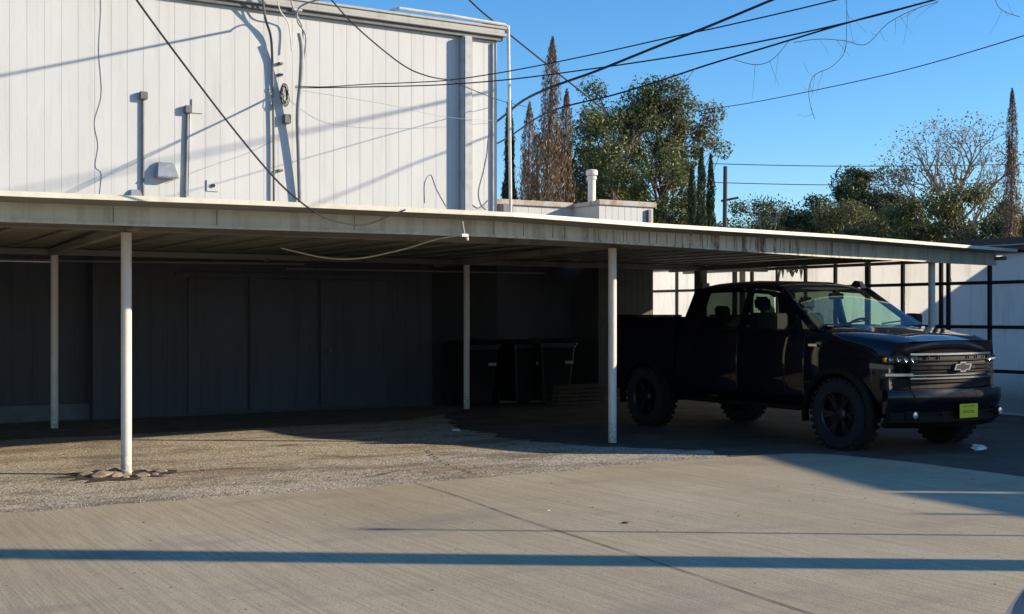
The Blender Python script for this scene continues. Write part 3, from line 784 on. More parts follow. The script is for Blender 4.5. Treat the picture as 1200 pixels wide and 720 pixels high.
def tree(px, d, ptop, width, label, name='leafy_tree', leaf_m='leaf', bark='bark', clump=.5, nleaf=260, lsize=.09, n_limb=9, bottom=.25, lvl=2, seed=1, sparse=1.0, group=None, off=(0,0)):
    q = random.Random(seed); base = W(px, HZ, d); base.z = 0
    H = EYE+(HZ-ptop)/F*d; wr = width/F*d/2
    t = thing(name, base, label, 'tree', group)
    tr = MB(); tips = []
    top = base+Vector((q.uniform(-.3,.3), q.uniform(-.3,.3), H*.62))
    tr.tube([base, base.lerp(top, .4)+Vector((q.uniform(-.1,.1),.1,0)), top], [H*.028, H*.02, H*.01], 8)
    for k in range(n_limb):
        f = bottom+(.98-bottom)*k/n_limb; st = base.lerp(top, min(1, f*1.25)); a = k*2.4+q.uniform(-.4,.4)
        rad = wr*(.55+.4*math.sin(PI*min(1, .18+f*.8)))*q.uniform(.7,1.0)
        e = base+Vector((rad*math.cos(a), rad*math.sin(a), H*(bottom+(1-bottom)*(.12+.8*f)*q.uniform(.85,1.08))))
        e.z = min(e.z, H*.93)
        branchy(tr, st, st.lerp(e, .72), H*.008, q, tips, lvl, .75)
    tr.build('trunk', M[bark], t, normals=False)
    cr = MB()
    for (p, dr) in tips:
        if q.random() > sparse: continue
        p = p+dr*clump*.4
        if p.z > H: p.z = H-q.uniform(0, .3)
        cs = clump*q.uniform(.6, 1.25)
        for i in range(int(nleaf*2.2*q.uniform(.5, 1.2))):
            v = Vector((q.gauss(0,1), q.gauss(0,1), q.gauss(0,.8)))
            if v.length > 1.7: v *= 1.2/v.length
            v *= cs*.5
            leaf(cr, p+v, lsize*.66*q.uniform(.6,1.4), q)
    cr.build('crown', M[leaf_m], t, normals=False)
    return t
def cypress(px, d, ptop, width, label, m='cyp', name='cypress_tree', n=9000, seed=1, lsize=.10, shag=.0, lean=0, pbot=None, group=None, tips=3):
    q = random.Random(seed); base = W(px, HZ, d); base.z = 0
    H = EYE+(HZ-ptop)/F*d; wr = width/F*d/2; t = thing(name, base, label, 'tree', group)
    MB().tube([base, base+Vector((lean*.5,0,H*.5)), base+Vector((lean,0,H*.96))], [wr*.25, wr*.14, .015], 7).build('trunk', M['bark'], t, normals=False)
    cr = MB()
    sp_ = [(0,0,1.0,1.0)]+[(q.uniform(-.45,.45), q.uniform(-.45,.45), q.uniform(.55,.85), q.uniform(.4,.6)) for _ in range(tips)]
    for i in range(n):
        sx, sy, sh_, sw = q.choice(sp_) if q.random() < .7 else sp_[0]
        f = q.random()**1.15; hh = f*H*sh_
        rad = wr*sw*(1-f)**.6*(.6+.4*min(1, f*6))*(1+.18*math.sin(f*23+sx*9))
        a = q.uniform(0, 2*PI); rr_ = rad*math.sqrt(q.uniform(.35, 1))*(1+shag*q.random())
        c = base+Vector((lean*f+sx*wr+rr_*math.cos(a), sy*wr+rr_*math.sin(a), hh))
        leaf(cr, c, lsize*q.uniform(.5,1.3), q, up=True)
    cr.build('crown', M[m], t, normals=False); return t
G1 = 'dead cypresses behind the annex'
cypress(634, 31, 42, 42, 'tallest dead brown cypress spire behind the annex, just right of the white roof pipe', 'dead', 'dead_cypress', 22000, 3, .075, .8, .35, group=G1, tips=4)
cypress(615, 33, 120, 34, 'low dead brown cypress beside the tall spire, closest to the building corner', 'dead', 'dead_cypress', 12000, 4, .075, .8, .15, group=G1)
cypress(653, 32, 104, 34, 'shorter dead brown cypress right of the tall spire', 'dead', 'dead_cypress', 16000, 5, .075, .8, .3, group=G1, tips=3)
cypress(630, 31.6, 158, 78, 'low wide dead brown brush at the foot of the dead cypress spires', 'dead', 'dead_cypress', 16000, 44, .08, .9, 0, group=G1, tips=7)
cypress(597, 36, 122, 28, 'green cypress half hidden behind the building corner', 'cyp', 'cypress_tree', 9000, 6, .18)
tree(722, 36, 96, 108, 'large dark leafy tree rising behind the annex roof vent', clump=.55, nleaf=150, n_limb=14, seed=12, bottom=.3, lsize=.15, lvl=2, sparse=.9)
tree(778, 38, 110, 78, 'leafy tree with olive leaves leaning right, beside the large dark one', clump=.5, nleaf=120, n_limb=12, seed=33, leaf_m='leaf2', bottom=.4, lsize=.15, sparse=.9)
tree(683, 38, 150, 70, 'leafy tree in the gap between the dead cypresses and the large dark tree', clump=.6, nleaf=130, n_limb=10, seed=5, bottom=.25, lsize=.14)
tree(770, 33, 200, 80, 'low bushy tree directly behind the annex right corner', clump=.5, nleaf=160, n_limb=10, seed=6, bottom=.3, lsize=.14)
G2 = 'slim dark cypresses'
cypress(822, 31, 174, 26, 'taller slim dark cypress beside the leafy tree', n=9000, seed=8, group=G2, tips=2, lsize=.11)
cypress(833, 32, 182, 24, 'slim dark cypress at the right of its row, nearest the far pole', n=8000, seed=9, group=G2, tips=2, lsize=.11)
cypress(811, 31.5, 194, 26, 'shortest slim dark cypress at the left of its row', n=8000, seed=10, group=G2, tips=2, lsize=.11)
G3 = 'trees beyond the carport roof'
tree(875, 60, 240, 75, 'low rounded green tree just right of the far utility pole', clump=.9, nleaf=150, n_limb=9, seed=13, group=G3, lsize=.22, bottom=.2)
tree(905, 58, 228, 60, 'bare grey tree with upswept twigs right of the far pole', name='bare_tree', clump=.5, nleaf=5, n_limb=10, seed=14, bark='barkp', lvl=3, group=G3, lsize=.15)
tree(955, 62, 232, 60, 'small dark pine with a thin trunk beyond the carport', name='pine_tree', leaf_m='leafp', clump=.8, nleaf=130, n_limb=9, seed=15, group=G3, lsize=.22, bottom=.35)
tree(1015, 62, 200, 78, 'round-topped dark pine, tallest evergreen beyond the carport', name='pine_tree', leaf_m='leafp', clump=.75, nleaf=200, n_limb=12, seed=16, sparse=.85, group=G3, lsize=.24, bottom=.3)
tree(1116, 58, 144, 150, 'tall spreading half-bare tree with a few rusty leaves', name='half_bare_tree', leaf_m='dry', clump=.8, nleaf=4, n_limb=24, seed=17, bark='barkp', lvl=3, group=G3, lsize=.2, bottom=.3)
tree(1070, 50, 238, 110, 'wide low olive-green tree under the half-bare tree', leaf_m='leaf2', clump=.75, nleaf=200, n_limb=13, seed=18, sparse=.8, group=G3, lsize=.2, bottom=.15)
tree(1138, 48, 226, 110, 'wide low olive-green tree left of the dead brown spire', leaf_m='leaf2', clump=.75, nleaf=200, n_limb=13, seed=19, sparse=.8, group=G3, lsize=.2, bottom=.15)
tree(1010, 54, 248, 90, 'low olive shrub-like tree in front of the round-topped pine', leaf_m='leaf2', clump=.9, nleaf=200, n_limb=10, seed=22, group=G3, lsize=.2, bottom=.15)
tree(1215, 46, 240, 70, 'low green tree at the right edge behind the dead spire', leaf_m='leaf2', clump=.8, nleaf=200, n_limb=8, seed=23, group=G3, lsize=.2, bottom=.15)
cypress(1184, 40, 104, 26, 'dead brown cypress spire standing alone at the right edge', 'dead', 'dead_cypress', 16000, 20, .075, .8, .1, tips=2)
# far pole
b_ = W(848, HZ, 55); b_.z = 0
t = thing('utility_pole', b_, 'distant dark utility pole with a short crossarm beside the slim cypresses', 'utility pole')
zt = EYE+(HZ-195)/F*55
MB().tube([b_, b_+Vector((.1,0,zt))], [.12,.09], 8).build('pole', M['frame'], t)
MB().bar(b_+Vector((-.1,.05,zt-1.55)), b_+Vector((.6,-.3,zt-1.4)), .08, .1).build('crossarm', M['frame'], t)
# far belt so that no bare horizon shows
fw = MB(); q = random.Random(77)
for i in range(26000):
    a = q.uniform(R(-25), R(100)); d_ = q.uniform(85, 130); h = 5.5+2.0*math.sin(a*9)+1.4*math.sin(a*23+1)
    leaf(fw, Vector((d_*math.sin(a), d_*math.cos(a), h*math.sqrt(q.random()))), q.uniform(.6,1.3), q)
tag(fw.build('distant_woods', M['leaf2'], normals=False), 'distant band of woods along the horizon', 'woods', kind='stuff')

# ------------------------------------------------------------------ wheeled bins and lumber
bn = thing('wheeled_bin', (0,0,0), 'black wheeled bin with domed lid, behind the slim back post', 'bin', 'wheeled bins against the carport wall', local=True)
bm_ = simple('bin_plastic', (.006,.008,.007), .45, 0, .2)
def rring(hx, hy, z, r=.05, cx=0, cy=0):
    out = []
    for (sx, sy, a0) in ((1,1,0),(-1,1,90),(-1,-1,180),(1,-1,270)):
        for k in range(4):
            a = R(a0+k*30); out.append((cx+sx*(hx-r)+r*math.cos(a), cy+sy*(hy-r)+r*math.sin(a), z))
    return out
MB().loft([rring(.25,.28,.08), rring(.27,.31,.3), rring(.33,.37,.98), rring(.35,.39,1.0), rring(.35,.39,1.04)]).build('body', bm_, bn, smooth=True)
MB().loft([rring(.37,.42,1.045), rring(.37,.42,1.08), rring(.33,.37,1.13), rring(.2,.22,1.16)]).build('lid', bm_, bn, smooth=True)
MB().tube([(-.26,.43,.98),(-.26,.5,1.0),(.26,.5,1.0),(.26,.43,.98)], .016, 8).build('handle', bm_, bn)
for s in (-1, 1): MB().lathe([(.04,-.03),(.13,-.03),(.13,.03),(.04,.03)], (s*.29,.3,.13), 'x', 20).build('wheel', M['black'], bn)
MB().box(.12, .27, -.4, -.372, .72, .77).build('sticker', M['grey_m'], bn)
c = onG(551, 482); bn.location = (c.x, 18.75, 0); bn.rotation_euler.z = R(0)
for (px, lab, rz, dy, s) in ((607, 'black wheeled bin in the middle of the row, right of the slim back post', 6, 18.75, 1.0), (643, 'black wheeled bin at the right of the row with a pale sticker', -5, 18.55, 1.02)):
    o = copy_tree(bn); c = onY(px, 480, dy); o.location = (c.x, dy, 0); o.rotation_euler.z = R(rz); o.scale = (s, s, s); o['label'] = lab
c = onY(551, 480, 18.8); bn.location.x = c.x
c = onG(677, 474)
lb = thing('lumber_stack', (c.x, c.y, 0), 'low stack of rough brown boards on the ground right of the bins', 'lumber')
q = random.Random(3); wd = simple('weathered_board', (.07,.048,.032), .85, 0, .35, 5, .3)
for k in range(5): 
    dx = q.uniform(-.05,.05); MB().box(c.x-.55+dx, c.x+.45+dx, c.y-.2+.002*k, c.y+.2, .01+.07*k, .07+.07*k).build('board', wd, lb, bevel=.005)

# ------------------------------------------------------------------ pickup truck
def mk_paint(name, c, coat=1.0, metal=.3, rough=.3):
    t = NT(name)
    f = t.noise(1.6, None, 5); d = t.noise(140, None, 2)
    t.base(t.ramp(f, [(.3, c), (.7, tuple(x*1.15 for x in c))]))
    rg = t.ramp(t.noise(6, None, 6, .7), [(.3, rough*.85), (.7, rough*1.3)]); t.l(rg, t.b.inputs['Roughness'])
    t.b.inputs['Metallic'].default_value = metal; t.b.inputs['Specular IOR Level'].default_value = .1 if c[0] < .01 else .5
    if c[0] < .01: t.b.inputs['Coat IOR'].default_value = 1.38
    t.b.inputs['Coat Weight'].default_value = coat; t.b.inputs['Coat Roughness'].default_value = .03
    return t.m
M['tpaint'] = mk_paint('navy_black_paint', (.0012,.002,.006), 1.0, .0, .4)
M['trimb'] = simple('black_trim', (.006,.006,.006), .5, 0, .2, **{'Specular_IOR_Level': .2})
M['tyre'] = simple('tyre_rubber', (.012,.012,.012), .85)
M['rimm'] = simple('dark_alloy', (.05,.05,.055), .35, .8)
M['chrome'] = simple('dark_chrome', (.55,.57,.6), .18, 1, .1, 6, 0)
M['seat'] = simple('seat_cloth', (.02,.02,.02), .9)
def mk_glass(name, tint, refl=1.0):
    t = NT(name); t.t.nodes.remove(t.b)
    tr = t.n('BsdfTransparent'); tr.inputs[0].default_value = (*tint, 1)
    gl = t.n('BsdfGlossy'); gl.inputs['Roughness'].default_value = .02; gl.inputs[0].default_value = (.9,.9,.9,1)
    fr = t.n('Fresnel'); fr.inputs[0].default_value = 1.33
    dn = t.noise(3, None, 5); df = t.n('BsdfDiffuse'); df.inputs[0].default_value = (.25,.27,.26,1)
    mx = t.n('MixShader'); t.l(fr.outputs[0], mx.inputs[0]); t.l(tr.outputs[0], mx.inputs[1]); t.l(gl.outputs[0], mx.inputs[2])
    m2 = t.n('MixShader'); r_ = t.ramp(dn, [(.4, .0), (.8, .05)]); t.l(r_, m2.inputs[0]); t.l(mx.outputs[0], m2.inputs[1]); t.l(df.outputs[0], m2.inputs[2])
    t.l(m2.outputs[0], t.out.inputs[0]); return t.m
M['glass'] = mk_glass('green_tint_glass', (.62,.82,.7))
M['glassd'] = mk_glass('privacy_glass', (.2,.24,.22))
M['lens'] = mk_glass('lamp_lens', (.85,.88,.9))

tk = thing('pickup_truck', (11.78, 9.5, 0), 'black crew cab pickup truck with a yellow front plate parked under the carport', 'pickup truck', rz=-PI/2, local=True)
def lerpT(T, u):   # tables run from front (0) to back (negative)
    T = sorted(T); 
    return interp(u, T)
def fx(v): return -.30*(abs(v)/1.0)**2.6
Wt = [(-.06,.90),(-.3,.965),(-.6,.99),(-1.0,1.015),(-4,1.02)]
Zs = [(-.06,1.275),(-.3,1.31),(-.8,1.36),(-1.4,1.41),(-4,1.44)]
Zc = [(-.06,1.30),(-.3,1.36),(-.8,1.42),(-1.3,1.47),(-4,1.47)]
def body_ring(u, front=True):
    w = lerpT(Wt, u); zs = lerpT(Zs, u); zc = lerpT(Zc, u)
    bl_ = max(0, 1-(-u)/1.2)
    half = [(0,.5),(w*.8,.5),(w-.05,.52),(w-.012,.6),(w,.75),(w+.004,.95),(w,1.08),(w-.02,zs-.1),(w-.055,zs-.02),(w-.1,zs+.008)]
    if u > -1.33:
        half += [(w*.8, zs+(zc-zs)*.45), (w*.7, zs+(zc-zs)*.95), (w*.62, zs+(zc-zs)*.85), (w*.3, zc+.005), (0, zc+.01)]
    else:
        half += [(w-.13,zs),(w-.15,zs-.12),(w*.62,zs-.14),(w*.3,zs-.14),(0,zs-.14)]
    def P(v, z): return (u+fx(v)*bl_, v, z)
    r = [P(v, z) for v, z in half]+[P(-v, z) for v, z in reversed(half[1:-1])]
    return r
us = [-.06,-.12,-.2,-.3,-.45,-.6,-.8,-1.0,-1.15,-1.3,-1.36,-1.7,-2.2,-2.8,-3.4,-3.97]
bd = MB().loft([body_ring(u) for u in us]).build('body', M['tpaint'], tk)
FW, RW = -.98, -4.72
def cutcyl(u, r, v0, v1, z=.42):
    return MB().lathe([(r, v0), (r, v1)], (u, 0, z), 'y', 40).build('cutter', M['black'], tk)
boolean(bd, [cutcyl(FW, .5, .66, 1.3), cutcyl(FW, .5, -1.3, -.66)])
# bed
def bed_ring(u, z1=1.57):
    w = 1.015 if u > -5.5 else 1.0
    half = [(0,.55),(w*.8,.55),(w-.03,.6),(w,.8),(w+.004,1.0),(w-.01,1.4),(w-.03,z1-.02),(w-.06,z1),(w-.14,z1),(w*.3,z1),(0,z1)]
    return [(u,v,z) for v, z in half]+[(u,-v,z) for v, z in reversed(half[1:-1])]
be = MB().loft([bed_ring(u) for u in (-4.01,-4.3,-5.0,-5.4,-5.52)]).build('bed', M['tpaint'], tk)
cav = MB().box(-5.46,-4.08,-.82,.82,.95,1.8).build('cutter', M['black'], tk)
boolean(be, [cutcyl(RW, .5, .66, 1.3), cutcyl(RW, .5, -1.3, -.66), cav])
MB().box(-5.56,-5.523,-.8,.8,.75,1.55).build('tailgate', M['tpaint'], tk, bevel=.012)
MB().box(-5.66,-5.525,-.95,.95,.5,.7).build('rear_bumper', M['chrome'], tk, bevel=.03)
for s in (-1, 1): MB().box(-5.53,-5.522,s*.99-.08,s*.99+.0 if s > 0 else s*.99+.08,1.0,1.45).build('tail_light', simple('red_lens', (.25,.01,.01), .2), tk, bevel=.01)
# rail caps
for s in (-1, 1): MB().box(-5.52,-4.02,s*.92-.06,s*.92+.06,1.572,1.6).build('bed_rail', M['trimb'], tk, bevel=.01)
# underbody
MB().box(-5.4,-.5,-.42,-.3,.45,.56).box(-5.4,-.5,.3,.42,.45,.56).box(-4.85,-4.6,-.8,.8,.36,.48).box(-1.1,-.85,-.8,.8,.36,.46).box(-3.6,-1.4,-.25,.25,.38,.5).build('chassis', M['trimb'], tk)
# wheels
def wheel(u, s):
    y = s*.87
    prof = [(.27,-.13),(.33,-.145),(.39,-.14),(.418,-.11),(.424,-.06),(.424,.06),(.418,.11),(.39,.14),(.33,.145),(.27,.13)]
    mb = MB().lathe(prof, (u, y, .422), 'y', 48, loop=True)
    for k in range(30):     # tread lugs
        a = 2*PI*k/30
        for (o0, o1, dr) in ((-.135,-.03,0), (.03,.135,.1)):
            aa = a+dr; c0 = Vector((math.cos(aa), 0, math.sin(aa))); tt_ = Vector((-math.sin(aa), 0, math.cos(aa)))
            p = Vector((u, y, .422))+c0*.424
            mb.bar(p+Vector((0,o0,0)), p+Vector((0,o1,0)), .045, .022, up=c0)
    w_ = mb.build('wheel', M['tyre'], tk, smooth=True)
    rm = MB().lathe([(.265,-.12),(.275,-.12),(.275,.12),(.265,.12),(.255,.1),(.25,-.1)], (u, y, .422), 'y', 40, loop=True)
    rm.lathe([(.09, 0),(.09, s*.08),(.06, s*.1),(.02, s*.105)], (u, y, .422), 'y', 20)
    for k in range(6):
        a = 2*PI*k/6
        for da in (-.12, .12):
            c0 = Vector((math.cos(a+da), 0, math.sin(a+da))); p0 = Vector((u, y+s*.07, .422))
            rm.bar(p0+Vector((math.cos(a),0,math.sin(a)))*.06, p0+c0*.262+Vector((0, s*.02, 0)), .035, .03, up=(0,1,0))
    rm.lathe([(.25,0),(.25,s*.01)], (u, y, .422), 'y', 30)
    rm.build('rim', M['rimm'], w_)
for u in (FW, RW):
    for s in (-1, 1): wheel(u, s)
# flares
for u, w in ((FW, 1.0), (RW, 1.0)):
    for s in (-1, 1):
        mb = MB(); pts = [(u+.52*math.cos(a), s*(w+.015), .42+.52*math.sin(a)) for a in [R(-12+204*i/22) for i in range(23)]]
        rings = []
        for p in pts:
            dd = Vector((p[0]-u, 0, p[2]-.42)).normalized()
            c0 = Vector(p); rings.append([c0-dd*.03-Vector((0,s*.05,0)), c0-dd*.03+Vector((0,s*.02,0)), c0+dd*.035+Vector((0,s*.01,0)), c0+dd*.045-Vector((0,s*.03,0))])
        mb.loft(rings).build('wheel_arch_trim', M['trimb'], tk, smooth=True)
# doors, handles, mirrors
for s in (-1, 1):
    for (u0, u1) in ((-1.5,-2.68), (-2.71,-3.72)):
        zb = .62
        rg = []
        n_ = 6
        secs = [(1.012,zb),(1.026,.78),(1.03,.95),(1.026,1.08),(1.003,1.32),(.972,1.405)]
        outer = [[(u, s*(v+.004), z) for v, z in secs] for u in (u0, u0-.01, u1+.01, u1)]
        ring = []
        for u, sh_ in ((u0, 0), (u0-.012, .006), (u1+.012, .006), (u1, 0)):
            ring.append([(u, s*(v+sh_-.002), z) for v, z in secs]+[(u, s*(v-.02), z) for v, z in reversed(secs)])
        dr = MB().loft(ring).build('door', M['tpaint'], tk, smooth=True)
        MB().box(u1+.1, u1+.32, s*1.05-.012, s*1.05+.012, 1.2, 1.235).box(u1+.11, u1+.13, s*1.02-.03, s*1.02+.03, 1.205, 1.23).box(u1+.29, u1+.31, s*1.02-.03, s*1.02+.03, 1.205, 1.23).build('handle', M['tpaint'], dr, bevel=.006)
    mr = MB().loft([[(-1.72,s*1.08,1.42),(-1.80,s*1.08,1.42),(-1.80,s*1.08,1.6),(-1.72,s*1.08,1.6)], [(-1.66,s*1.14,1.4),(-1.82,s*1.14,1.4),(-1.82,s*1.14,1.62),(-1.66,s*1.14,1.62)], [(-1.68,s*1.3,1.42),(-1.82,s*1.3,1.42),(-1.82,s*1.3,1.61),(-1.68,s*1.3,1.61)]]).build('side_mirror', M['trimb'], tk, bevel=.015)
    MB().bar((-1.74,s*.97,1.44),(-1.74,s*1.1,1.46),.06,.05).build('mirror_arm', M['trimb'], mr)
    MB().add([(-1.823,s*1.15,1.42),(-1.823,s*1.28,1.43),(-1.823,s*1.28,1.6),(-1.823,s*1.15,1.6)], [(0,1,2,3)]).build('mirror_glass', M['chrome'], mr)
    MB().box(-3.7,-1.5,s*1.03-.09,s*1.03+.07,.44,.49).build('side_step', M['trimb'], tk, bevel=.02)
# little fender badge
MB().box(-1.42,-1.28,-1.03,-1.021,1.22,1.25).build('badge', M['chrome'], tk)
# ---- greenhouse
def rring2(u, z, w):
    h = [(0,z),(w*.5,z-.005),(w*.82,z-.03),(w*.95,z-.065),(w,z-.11),(w-.05,z-.12),(w*.8,z-.075),(0,z-.05)]
    return [(u,v,zz) for v, zz in h]+[(u,-v,zz) for v, zz in reversed(h[1:-1])]
MB().loft([rring2(-2.12,1.955,.74), rring2(-2.2,2.0,.755), rring2(-2.45,2.04,.775), rring2(-3.0,2.06,.785), rring2(-3.5,2.05,.78), rring2(-3.78,2.02,.765), rring2(-3.86,1.97,.75)]).build('roof', M['tpaint'], tk, smooth=True)
for s in (-1, 1):
    def pil(name, a0, a1, b0, b1, t_=.045):
        # a0,a1 bottom u-range at belt; b0,b1 top u-range
        yb, yt, zb, zt_ = s*.955, s*.775, 1.41, 1.96
        vs = []
        for (u, y, z) in ((a0,yb,zb),(a1,yb,zb),(b1,yt,zt_),(b0,yt,zt_)): vs += [(u,y,z),(u,y-s*t_,z)]
        MB().add(vs, [(0,2,4,6),(1,7,5,3),(0,1,3,2),(2,3,5,4),(4,5,7,6),(6,7,1,0)]).build(name, M['tpaint'], tk, bevel=.006)
    pil('windscreen_pillar', -1.33, -1.47, -2.12, -2.26)
    pil('door_pillar', -2.66, -2.78, -2.66, -2.76)
    pil('rear_pillar', -3.6, -3.95, -3.52, -3.84)
    MB().add([(-1.47,s*.94,1.41),(-2.66,s*.94,1.41),(-2.66,s*.765,1.945),(-2.25,s*.765,1.945)], [(0,1,2,3)]).build('side_window', M['glass'], tk)
    MB().add([(-2.78,s*.94,1.41),(-3.6,s*.94,1.41),(-3.53,s*.765,1.945),(-2.75,s*.765,1.945)], [(0,1,2,3)]).build('side_window', M['glassd'], tk)
rings = []
for i in range(7):
    f = i/6; u = -1.30-.84*f; z = 1.465+.485*f; w = .9-.16*f
    rings.append([(u+.10*(1-(k/5-1)**2)*1 if False else u+.07*(1-((k-5)/5)**2), w*(k-5)/5, z) for k in range(11)])
MB().loft(rings, closed=False, cap=False).build('windscreen', M['glass'], tk, smooth=True, normals=False)
MB().add([(-3.93,-.8,1.46),(-3.93,.8,1.46),(-3.85,.68,1.93),(-3.85,-.68,1.93)], [(0,1,2,3)]).build('rear_window', M['glassd'], tk)
MB().box(-3.97,-3.93,-.93,.93,1.3,1.47).build('cab_back', M['tpaint'], tk)
# wipers / cowl
MB().box(-1.36,-1.28,-.85,.85,1.455,1.475).build('cowl', M['trimb'], tk, bevel=.008)
for v0 in (-.55, .15): MB().bar((-1.33,v0,1.49),(-1.42,v0+.55,1.53),.02,.015).build('wiper', M['trimb'], tk)
# interior
MB().box(-1.85,-1.42,-.8,.8,1.28,1.42).build('dashboard', M['seat'], tk, bevel=.04)
for s in (-1, 1):
    se = MB().bar((-2.75,s*.4,1.1),(-2.88,s*.4,1.62),.5,.14,up=(1,0,0)).build('seat', M['seat'], tk, bevel=.04)
    MB().bar((-2.88,s*.4,1.66),(-2.92,s*.4,1.84),.27,.1,up=(1,0,0)).build('headrest', M['seat'], se, bevel=.04)
    se = MB().bar((-3.55,s*.42,1.1),(-3.68,s*.42,1.55),.7,.14,up=(1,0,0)).build('seat', M['seat'], tk, bevel=.04)
    MB().bar((-3.68,s*.42,1.57),(-3.7,s*.42,1.72),.25,.09,up=(1,0,0)).build('headrest', M['seat'], se, bevel=.03)
swc = Vector((-2.03,.4,1.42)); ax = Vector((.55,0,-.6)).normalized(); e1 = Vector((0,1,0)); e2 = ax.cross(e1)
MB().tube([swc+(e1*math.cos(a)+e2*math.sin(a))*.19 for a in [2*PI*i/24 for i in range(25)]], .017, 8).bar(swc-e1*.18, swc+e1*.18, .05, .03).bar(swc, swc+ax*.3, .06, .06).build('steering_wheel', M['trimb'], tk, smooth=True)
MB().box(-1.98,-1.95,-.13,.13,1.8,1.88).box(-1.99,-1.96,-.012,.012,1.88,1.93).build('rear_view_mirror', M['trimb'], tk, bevel=.01)
MB().loft([[(-2.2,.52,2.0),(-2.02,.52,1.95),(-2.02,.62,1.95),(-2.2,.62,2.0)],[(-2.17,.54,2.05),(-2.08,.54,2.04),(-2.08,.6,2.04),(-2.17,.6,2.05)]]).build('roof_light', M['trimb'], tk)
# ---- front end: panels that follow the curved nose
def nose(v0, v1, z0, z1, off, th, nv=12, nz=2, shape=None):
    outer, inner = [], []
    rings = []
    for j in range(nz+1):
        z = z0+(z1-z0)*j/nz; ringo = []
        for i in range(nv+1):
            v = v0+(v1-v0)*i/nv
            zz = z+(shape(v) if shape else 0)
            ringo.append((fx(v)+off, v, zz))
        outer.append(ringo)
    mb = MB(); 
    ring_list = []
    for i in range(nv+1):
        o_ = [outer[j][i] for j in range(nz+1)]; i_ = [(p[0]-th, p[1], p[2]) for p in reversed(o_)]
        ring_list.append(o_+i_)
    return mb.loft(ring_list)
nose(-.9, .9, .62, 1.15, -.14, .06).build('grille_backing', M['trimb'], tk)
gr = nose(-.66, .66, .76, 1.15, -.07, .03).build('grille', simple('grille_mesh', (.004,.004,.005), .7, .0, .2, 60, .5), tk)
for (z, h, ch) in ((1.178,.022,1), (1.115,.014,0), (1.065,.014,0), (.985,.014,0), (.945,.010,1), (.905,.016,1), (.865,.010,0)):
    nose(-.69, .69, z-.04, z-.04+h, -.035, .04, 16, 1).build('grille_bar', M['chrome'] if ch else M['trimb'], gr)
for v0 in [-.62+.04*i for i in range(32)]:
    if abs(v0) > .14: MB().box(fx(v0)-.06, fx(v0)-.045, v0-.006, v0+.006, 1.088, 1.126).build('grille_slat', M['rimm'], gr) if int(round((v0+.62)/.04)) % 4 == 0 else None
nose(-.7, .7, .978, 1.012, -.02, .05, 16, 1).build('grille_bar', M['tpaint'], gr)
# bowtie-shaped emblem
em = [(-.14,.0),(-.115,.038),(-.045,.038),(-.045,.062),(.045,.062),(.045,.038),(.14,.038),(.115,0),(.14-.0,-.0)]
em = [(-.150,-.034),(-.118,.034),(-.047,.034),(-.047,.058),(.047,.058),(.047,.034),(.118+.032,.034),(.118,-.034),(.047,-.034),(.047,-.058),(-.047,-.058),(-.047,-.034)]
n = len(em); mb = MB().add([(.012, y, 1.0+z) for y, z in em]+[(-.03, y, 1.0+z) for y, z in em], [tuple(range(n)), tuple(reversed(range(n, 2*n)))]+[(i, (i+1) % n, (i+1) % n+n, i+n) for i in range(n)])
mb.build('emblem', M['chrome'], gr)
n = len(em); em2 = [(y*.82, z*.72) for y, z in em]
MB().add([(.0135, y, 1.0+z) for y, z in em2], [tuple(range(n))]).build('emblem_field', M['trimb'], gr, normals=False)
# headlights
for s in (-1, 1):
    a, b = sorted((s*.60, s*.955))
    hl = nose(a, b, 1.045, 1.135, -.05, .05, 10, 2).build('headlight', M['trimb'], tk)
    nose(a+.01, b-.01, 1.05, 1.13, -.035, .006, 10, 1).build('headlight_lens', M['lens'], hl)
    for k in range(4):
        v = s*(.66+.075*k); 
        MB().lathe([(.03,0),(.026,.012),(.0,.004)], (fx(v)-.047, v, 1.09), 'x', 14).build('lamp', M['chrome'], hl)
    v = s*.945; MB().box(fx(v)-.06, fx(v)-.025, v-.014, v+.014, 1.065, 1.11).build('marker_lamp', simple('amber_lens', (.6,.2,.02), .25), hl)
    a, b = sorted((s*.66, s*.94)); nose(a, b, .90, .93, -.04, .05, 8, 1).build('light_strip', M['chrome'], tk)
    nose(a, b, .74, .87, -.075, .05, 8, 1).build('air_intake', M['trimb'], tk)
# bumper
def bump_ring(v):
    x = fx(v)
    return [(x-.02,v,.755),(x+.045,v,.745),(x+.065,v,.70),(x+.06,v,.60),(x+.03,v,.54),(x+.02,v,.48),(x-.02,v,.47)]
MB().loft([bump_ring(-.98+1.96*i/24) for i in range(25)]).build('front_bumper', M['tpaint'], tk, smooth=True)
MB().loft([[(fx(v)+.0,v,.50),(fx(v)+.035,v,.49),(fx(v)+.03,v,.38),(fx(v)-.06,v,.31),(fx(v)-.12,v,.33)] for v in [-.94+1.88*i/20 for i in range(21)]]).build('lower_valance', M['trimb'], tk, smooth=True)
for s in (-1, 1):
    v = s*.73
    fg = MB().loft([[(fx(v+dv)+.075, v+dv, z) for dv, z in ((-.085,.42),(.085,.425),(.08,.505),(-.075,.51))], [(fx(v+dv)-.01, v+dv, z) for dv, z in ((-.085,.42),(.085,.425),(.08,.505),(-.075,.51))]]).build('fog_light', M['trimb'], tk, bevel=.008)
    MB().lathe([(.036,0),(.036,.01),(.0,.014)], (fx(v)+.078, v, .465), 'x', 16).build('lamp', simple('fog_lamp_glass', (.75,.78,.85), .12, .6), fg)
    MB().tube([(.02,s*.45,.47),(.1,s*.45,.47),(.1,s*.45,.52),(.02,s*.45,.52)], .012, 8).build('tow_hook', M['trimb'], tk)
